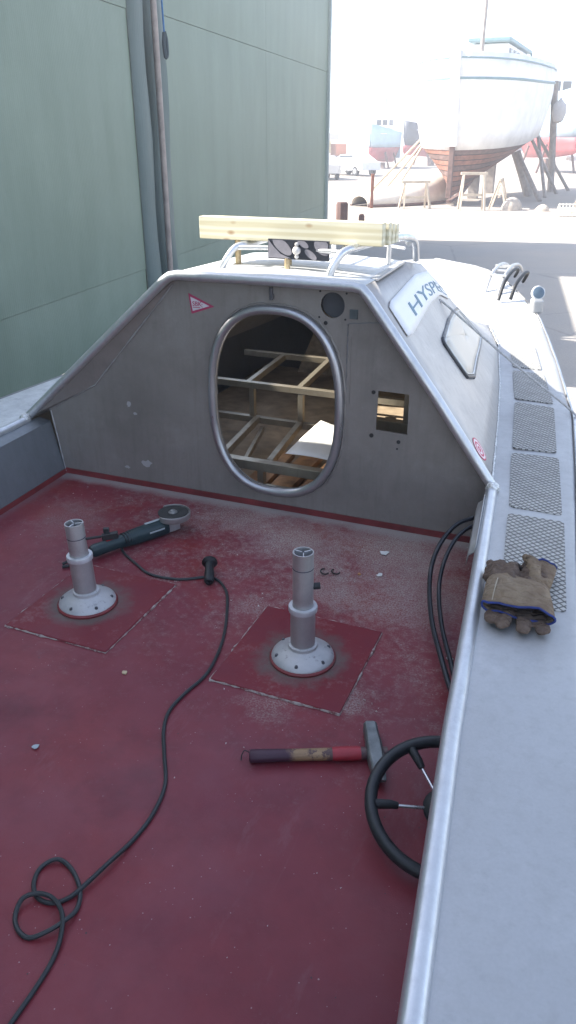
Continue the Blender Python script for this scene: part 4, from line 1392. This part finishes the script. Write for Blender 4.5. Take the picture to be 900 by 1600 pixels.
for s in (6.4, 7.5, 8.6, 9.7, 10.8):
    for side in (1, -1):
        f_ = MB().box((s, side * .77, 5.75), (.62, .05, .45)).build('wheelhouse_window', STEEL, fb)
        MB().box((s, side * .795, 5.75), (.5, .03, .34)).build('pane', GLASS_D, f_)
MB().tube([(3.9, 0, 5.2), (3.95, 0, 9), (4.0, 0, 13)], .07, 8, rr=[.09, .07, .05]).build('mast', PROPW, fb, smooth=True)
MB().tube([(11.6, -.9, 6.2), (11.6, -1.0, 5.2)], .05, 6).build('roof_stay', TEAL, fb)
# fender hung on the far side
MB().lathe([(.02, -.9), (.22, -.8), (.34, -.45), (.3, -.1), (.1, .1), (.03, .2)], (10.0, -2.75, 4.0), 14).build('hanging_fender', plain('fender_grey', (.5, .47, .45), .7), fb, smooth=True)

FBM = Matrix.Translation((6.45, 33.3, 0)) @ Matrix.Rotation(R(66.5), 4, 'Z')
def fbw(s, y, z): return FBM @ Vector((s, y, z))
def prop(label, foot, top, r, mat=PROPW):
    foot, top = Vector(foot), Vector(top)
    m = MB(foot)
    mid = foot.lerp(top, .5) + Vector((.02, .02, 0))
    m.tube(smooth_path([foot, mid, top], 4), r, 8, rr=None)
    o = m.build('timber_prop', mat, None, smooth=True)
    o.location = foot
    return tag(o, label, 'prop', 'props round the fishing boat')
prop('thick upright pole leaning on the far end of the fishing boat', fbw(11.0, -2.75, .0), fbw(10.2, -2.35, 4.9), .17)
prop('crossed prop nearest the thick pole, rising left', fbw(9.6, -3.2, 0), fbw(7.4, -2.0, 2.4), .08)
prop('crossed prop nearest the thick pole, rising right', fbw(6.6, -3.0, 0), fbw(9.2, -2.0, 2.6), .08)
prop('slanting prop right of the thick pole', fbw(12.4, -3.5, 0), fbw(10.4, -1.9, 2.5), .08)
prop('slanting prop under the middle of the planked bottom', fbw(4.0, -3.1, 0), fbw(6.4, -1.6, 1.8), .10)
prop('thick square shore under the planked bottom', fbw(7.2, -2.2, 0), fbw(7.0, -1.4, 1.9), .22)
prop('longest thin pole leaning on the sunny side of the fishing boat', fbw(.8, 4.0, 0), fbw(4.5, 2.3, 2.6), .05, RAWW)
prop('middle thin pole leaning on the sunny side of the fishing boat', fbw(.9, 3.4, 0), fbw(4.2, 2.2, 2.4), .05, RAWW)
prop('shortest thin pole leaning on the sunny side of the fishing boat', fbw(.9, 2.8, 0), fbw(3.4, 2.0, 2.3), .045, RAWW)
for s in (1.0, 5.0, 9.0):
    z = lerp_tab(KZ, s) - .20
    o = MB().box((0, 0, z / 2), (.3, .45, z)).build('keel_block', PROPW, None, bevel=.02)
    o.location = fbw(s, 0, 0)
    o.rotation_euler = (0, 0, R(66.5))
    tag(o, {1.0: 'low block under the stern of the fishing boat', 5.0: 'block under the middle of the fishing boat keel', 9.0: 'tallest block under the rising keel of the fishing boat'}[s], 'block', 'blocks under the fishing boat')

# pale upturned shell in front of its sunny side
sh_ = thing('upturned_dinghy', 'pale upturned dinghy shell lying in front of the wooden fishing boat', 'dinghy', (4.9, 34.6, 0), R(38))
m = MB()
rows = []
for k in range(13):
    s = k / 12
    hw = .95 * math.sin(PI * min(1, .12 + s * .8)) ** .7
    rows.append([(-2.6 + 5.2 * s, hw * math.cos(t), .06 + (.35 + .75 * s) * math.sin(t) ** .8) for t in [PI * j / 10 for j in range(11)]])
m.grid(rows)
m.build('shell', plain('pale_gelcoat', (.62, .56, .48), .6, 0, .12, 3), sh_, smooth=True, solid=.03)
MB().tube([(r[0][0], r[0][1] + .02, .06) for r in rows], .05, 6).build('gunwale', OLDWOOD2, sh_, smooth=True)
MB().tube([(r[-1][0], r[-1][1] - .02, .06) for r in rows], .05, 6).build('gunwale', OLDWOOD2, sh_, smooth=True)

def sawhorse(label, x, y, rz, w=1.1, h=1.25):
    t = thing('sawhorse', label, 'sawhorse', (x, y, 0), rz, 'sawhorses in the yard')
    MB().box((0, 0, h), (w, .09, .10)).build('top_rail', RAWW, t, bevel=.01)
    for sx in (-1, 1):
        for sy in (-1, 1):
            MB().bar((sx * w * .46, sy * .32, 0), (sx * w * .38, sy * .03, h - .04), .07, .06).build('leg', RAWW, t)
    MB().box((0, 0, h * .42), (w * .86, .05, .09)).build('stretcher', RAWW, t)
    return t
sawhorse('sawhorse straight in front of the fishing boat stern', 7.0, 31.5, R(-4), 1.0, 1.28)
sawhorse('sawhorse left of the stern beside the rusty post', 4.95, 32.3, R(10), 1.15, .95)
sawhorse('sawhorse seen end-on under the planked bottom', 8.25, 32.3, R(70), 1.0, 1.05)
sawhorse('sawhorse at the right edge of the yard by the plastic crate', 10.9, 30.3, R(60), 1.1, 1.3)
o = MB().box((0, 0, .62), (.12, .12, 1.24)).build('rusty_post', plain('rust_brown', (.22, .085, .05), .8, 0, .3, 5), None, bevel=.01)
o.location = (3.28, 32.4, 0)
tag(o, 'rusty upright post left of the sawhorses', 'post')
DP = plain('dark_brown_pile', (.10, .055, .045), .8, 0, .3, 6, .2)
for x, w, h, lab in ((1.55, .34, .84, 'wider dark timber post standing behind the yellow beam'), (2.12, .17, .52, 'shorter thin dark post standing behind the yellow beam')):
    m = MB()
    m.lathe([(w / 2, 0), (w / 2, h - .05), (w / 2 - .03, h), (.02, h + .01)], (0, 0, 0), 10)
    o = m.build('timber_post', DP, None, smooth=True, auto=30)
    o.location = (x, 23.6, 0)
    tag(o, lab, 'post', 'short posts behind the boat')
# beige stone-like lumps and a plastic crate
def lump(label, x, y, r, seed, mat):
    rnd = random.Random(seed)
    m = MB()
    rows = []
    for i in range(6):
        th = PI / 2 * i / 5
        rows.append([(r * math.cos(th) * math.cos(2 * PI * j / 9) * (1 + .25 * math.sin(j * seed)), r * math.cos(th) * math.sin(2 * PI * j / 9) * (1 + .2 * math.cos(j * 1.7 + seed)), r * 1.1 * math.sin(th)) for j in range(10)])
    for q in rows: q[-1] = q[0]
    m.grid(rows)
    o = m.build('sandbag', mat, None, smooth=True, auto=60)
    o.location = (x, y, 0)
    tag(o, label, 'sandbag')
SAND = plain('sandbag_cloth', (.42, .36, .30), .9, 0, .2, 8, .3)
lump('biggest sandbag lying in the sun before the props', 8.55, 31.5, .42, 3, SAND)
lump('small sandbag near the right sawhorse', 9.6, 31.0, .22, 5, SAND)
cr = thing('plastic_crate', 'tipped lattice plastic crate on the ground at the right edge', 'crate', (9.85, 28.7, 0), R(-15))
CRM = plain('crate_cream', (.58, .54, .46), .6)
cr.rotation_euler = (R(-35), 0, R(-10))
MB().box((0, 0, .24), (.74, .02, .05)).build('rim', CRM, cr)
for k in range(7):
    MB().box((-.34 + .113 * k, 0, .25), (.035, .03, .5)).build('slat', CRM, cr)
for k in range(4):
    MB().box((0, -.012, .04 + .14 * k), (.72, .03, .035)).build('slat', CRM, cr)
for sx in (-1, 1):
    MB().box((sx * .36, .22, .25), (.03, .44, .48)).build('crate_side', CRM, cr)
MB().box((0, .22, .03), (.70, .42, .03)).build('crate_floor', CRM, cr)

# far boats
def far_boat(name, label, x, y, rz, L, topc, botc, hz, draft, house=True, housec=HULLWHITE, z0=.7):
    t = thing(name, label, 'boat', (x, y, 0), rz, 'boats standing far off in the yard')
    sts = [0, .05, .15, .3, .5, .75, 1]
    bw = [.04, .25, .55, .85, 1, .98, .85]
    Bm = L * .17
    for nm, mt, za, zb, ka, kb in (('lower_hull', botc, z0, z0 + draft, .25, .88), ('upper_hull', topc, z0 + draft, z0 + hz, .9, 1.0)):
        m = MB()
        for side in (1, -1):
            m.grid([[(L * s - (.04 * L if tt else 0) * (1 - s), side * Bm * bw[i] * (ka + (kb - ka) * tt), za + (zb - za) * tt + (hz * .25 * (1 - s) ** 2 * tt if nm == 'upper_hull' else 0) + (draft * .3 * (1 - s) ** 2 * (1 - tt) if nm == 'lower_hull' else 0)) for i, s in enumerate(sts)] for tt in (0, .33, .66, 1)])
        m.build(nm, mt, t, smooth=True, solid=.05)
    MB().box((L * .55, 0, z0 + hz - .15), (L * .85, Bm * 1.7, .08)).build('boat_deck', HULLWHITE, t)
    MB().box((L, 0, z0 + hz * .55), (.08, Bm * 1.6, hz * .85)).build('transom', topc, t)
    if house:
        h_ = MB().box((L * .6, 0, z0 + hz + L * .09), (L * .28, Bm * 1.1, L * .2)).build('wheelhouse', housec, t, bevel=.05)
        for k in (-1, 1):
            MB().box((L * .459, k * Bm * .27, z0 + hz + L * .12), (.03, Bm * .42, L * .07)).build('pane', GLASS_D, h_)
            MB().box((L * .6, k * Bm * .556, z0 + hz + L * .12), (L * .16, .03, L * .07)).build('pane', GLASS_D, h_)
        MB().tube([(L * .62, 0, z0 + hz + L * .18), (L * .62, 0, z0 + hz + L * .55)], .06, 6).build('mast', STEEL, t)
    for s in (.35, .75):
        for side in (-1, 1):
            MB().bar((L * s, side * Bm * 1.0, 0), (L * s, side * Bm * .62, z0 + draft * .7), .14, .14).build('cradle_leg', OLDWOOD2, t)
    MB().box((L * .55, 0, z0 * .5), (.5, .5, z0)).build('cradle_block', OLDWOOD2, t)
    return t
PBLUE = plain('pale_blue_hull', (.42, .58, .66), .5, 0, .08, 2)
RBOT = plain('red_bottom_paint', (.42, .08, .085), .6, 0, .2, 2)
BLKH = plain('black_blue_hull', (.05, .06, .085), .5, 0, .2, 2)
far_boat('blue_fishing_boat', 'pale blue boat with red bottom standing left, behind the white car', 7.2, 74.0, R(66), 6.2, PBLUE, RBOT, 2.5, 1.25, z0=.45)
far_boat('dark_workboat', 'small dark hulled workboat on a cradle left of the big fishing boat', 11.3, 82.0, R(35), 6.5, BLKH, RBOT, 2.6, 1.1, False)
far_boat('blue_fishing_boat', 'pale blue boat with red bottom half hidden behind the big fishing boat', 21.0, 62.0, R(95), 9.0, PBLUE, RBOT, 3.9, 1.5, z0=1.0)

# cars
CARW = plain('white_car_paint', (.66, .67, .68), .3, .0, .03, 2)
TYRE = plain('tyre', (.02, .02, .02), .8)
def car(label, x, y, rz, paint):
    t = thing('parked_car', label, 'car', (x, y, 0), rz, 'cars parked by the hall')
    prof = [(-2.15, .35), (-2.2, .62), (-2.1, .82), (-1.2, .92), (-.55, 1.38), (.9, 1.44), (1.75, .98), (2.1, .9), (2.15, .4)]
    m = MB()
    rows = []
    for w, k in ((-.86, .0), (-.8, .0), (0, .0), (.8, 0), (.86, 0)):
        rows.append([(px, w * (1 if pz < 1.2 else .82), pz + (.02 if w == 0 else 0)) for px, pz in prof])
    m.grid(rows)
    for r in (rows[0], rows[-1]): m.face(r)
    m.face([rows[0][0], rows[0][-1], rows[-1][-1], rows[-1][0]])
    m.build('body', paint, t, smooth=True, auto=35)
    for sgn in (-1, 1):
        MB().face([(-.98, sgn * .80, 1.0), (-.5, sgn * .735, 1.32), (.85, sgn * .735, 1.37), (1.45, sgn * .80, 1.0)]).build('side_glass', GLASS_D, t, solid=.02)
        for wx in (-1.35, 1.35):
            wh_ = MB().lathe([(.31, -.1), (.33, -.06), (.33, .06), (.31, .1)], (wx, sgn * .78, .33), 18, Matrix.Rotation(PI / 2, 3, 'X')).build('wheel', TYRE, t, smooth=True)
            MB().lathe([(.19, -.115), (.19, .115)], (wx, sgn * .78, .33), 12, Matrix.Rotation(PI / 2, 3, 'X')).build('rim', STEEL, wh_)
        MB().box((-2.17, sgn * .6, .72), (.06, .3, .12)).build('headlight', plain('lamp_glass_clear', (.6, .62, .65), .15), t, bevel=.02)
    MB().face([(-1.22, -.68, .97), (-.60, -.62, 1.405), (-.60, .62, 1.405), (-1.22, .68, .97)]).build('windscreen', GLASS_D, t, solid=.02)
    MB().box((-2.2, 0, .5), (.04, 1.2, .16)).build('grille', STEEL, t)
    return t
car('white parked car seen from its front corner behind the hall', 4.7, 61.5, R(125 + 180), CARW)
car('pale car half hidden by the edge of the green hall', 2.2, 56.0, R(100 + 180), plain('silver_car_paint', (.5, .5, .5), .3, .3, .03, 2))

# far clutter
gp = thing('gear_trailer', 'low flat trailer loaded with fishing gear behind the parked cars', 'trailer', (3.6, 82, 0), R(10))
MB().box((0, 0, .8), (5, 2, .2)).build('bed', STEEL, gp)
for sx in (-1.5, 1.5):
    MB().lathe([(.4, -.12), (.45, 0), (.4, .12)], (sx, -1.0, .45), 14, Matrix.Rotation(PI / 2, 3, 'X')).build('wheel', TYRE, gp)
for k, (x, z, c) in enumerate(((-1.6, 1.5, (.45, .1, .08)), (-.2, 1.7, (.5, .42, .2)), (1.3, 1.4, (.55, .2, .1)), (.5, 2.6, (.6, .58, .55)))):
    MB().box((x, 0, z), (1.1, 1.4, 1.1 if k < 3 else .6), .1 * k).build('gear_box', plain('gear_colour', (.45, .1, .08), .7) if k == 0 else plain('gear_colour_%s' % 'abc'[k - 1], c, .7), gp, bevel=.05)
tr = thing('flat_trailer', 'white flat trailer standing in the far right of the yard', 'trailer', (25.5, 66, 0), R(-12))
MB().box((0, 0, 1.0), (7, 2.2, .3)).build('bed', HULLWHITE, tr, bevel=.03)
MB().box((-1.5, 0, 1.9), (2.4, 1.8, 1.4)).build('load', plain('straw_load', (.55, .48, .22), .8), tr, bevel=.05)
MB().box((1.9, 0, 2.2), (1.4, 1.8, 2.0)).build('load', plain('crimson_load', (.42, .03, .07), .6), tr, bevel=.05)
for sx in (-2.4, 2.4):
    MB().lathe([(.42, -.12), (.48, 0), (.42, .12)], (sx, -1.0, .48), 14, Matrix.Rotation(PI / 2, 3, 'X')).build('wheel', TYRE, tr)

# ------------------------------------------------------------------ scattering volume standing in for veiling lens glare
n = bpy.data.materials.new('glare_volume')
n.use_nodes = True
nt = n.node_tree
nt.nodes.remove(nt.nodes['Principled BSDF'])
pv = nt.nodes.new('ShaderNodeVolumePrincipled')
pv.inputs['Color'].default_value = (.95, .96, 1.0, 1)
pv.inputs['Density'].default_value = GLARE_DENSITY
pv.inputs['Anisotropy'].default_value = 0.2
nt.links.new(pv.outputs[0], nt.nodes['Material Output'].inputs['Volume'])
o = MB().box((0, 150, 6.75), (620, 620, 15.5)).build('glare_veil', n)
o['kind'] = 'stuff'
o['label'] = 'thin volume added to imitate veiling lens glare over the yard'
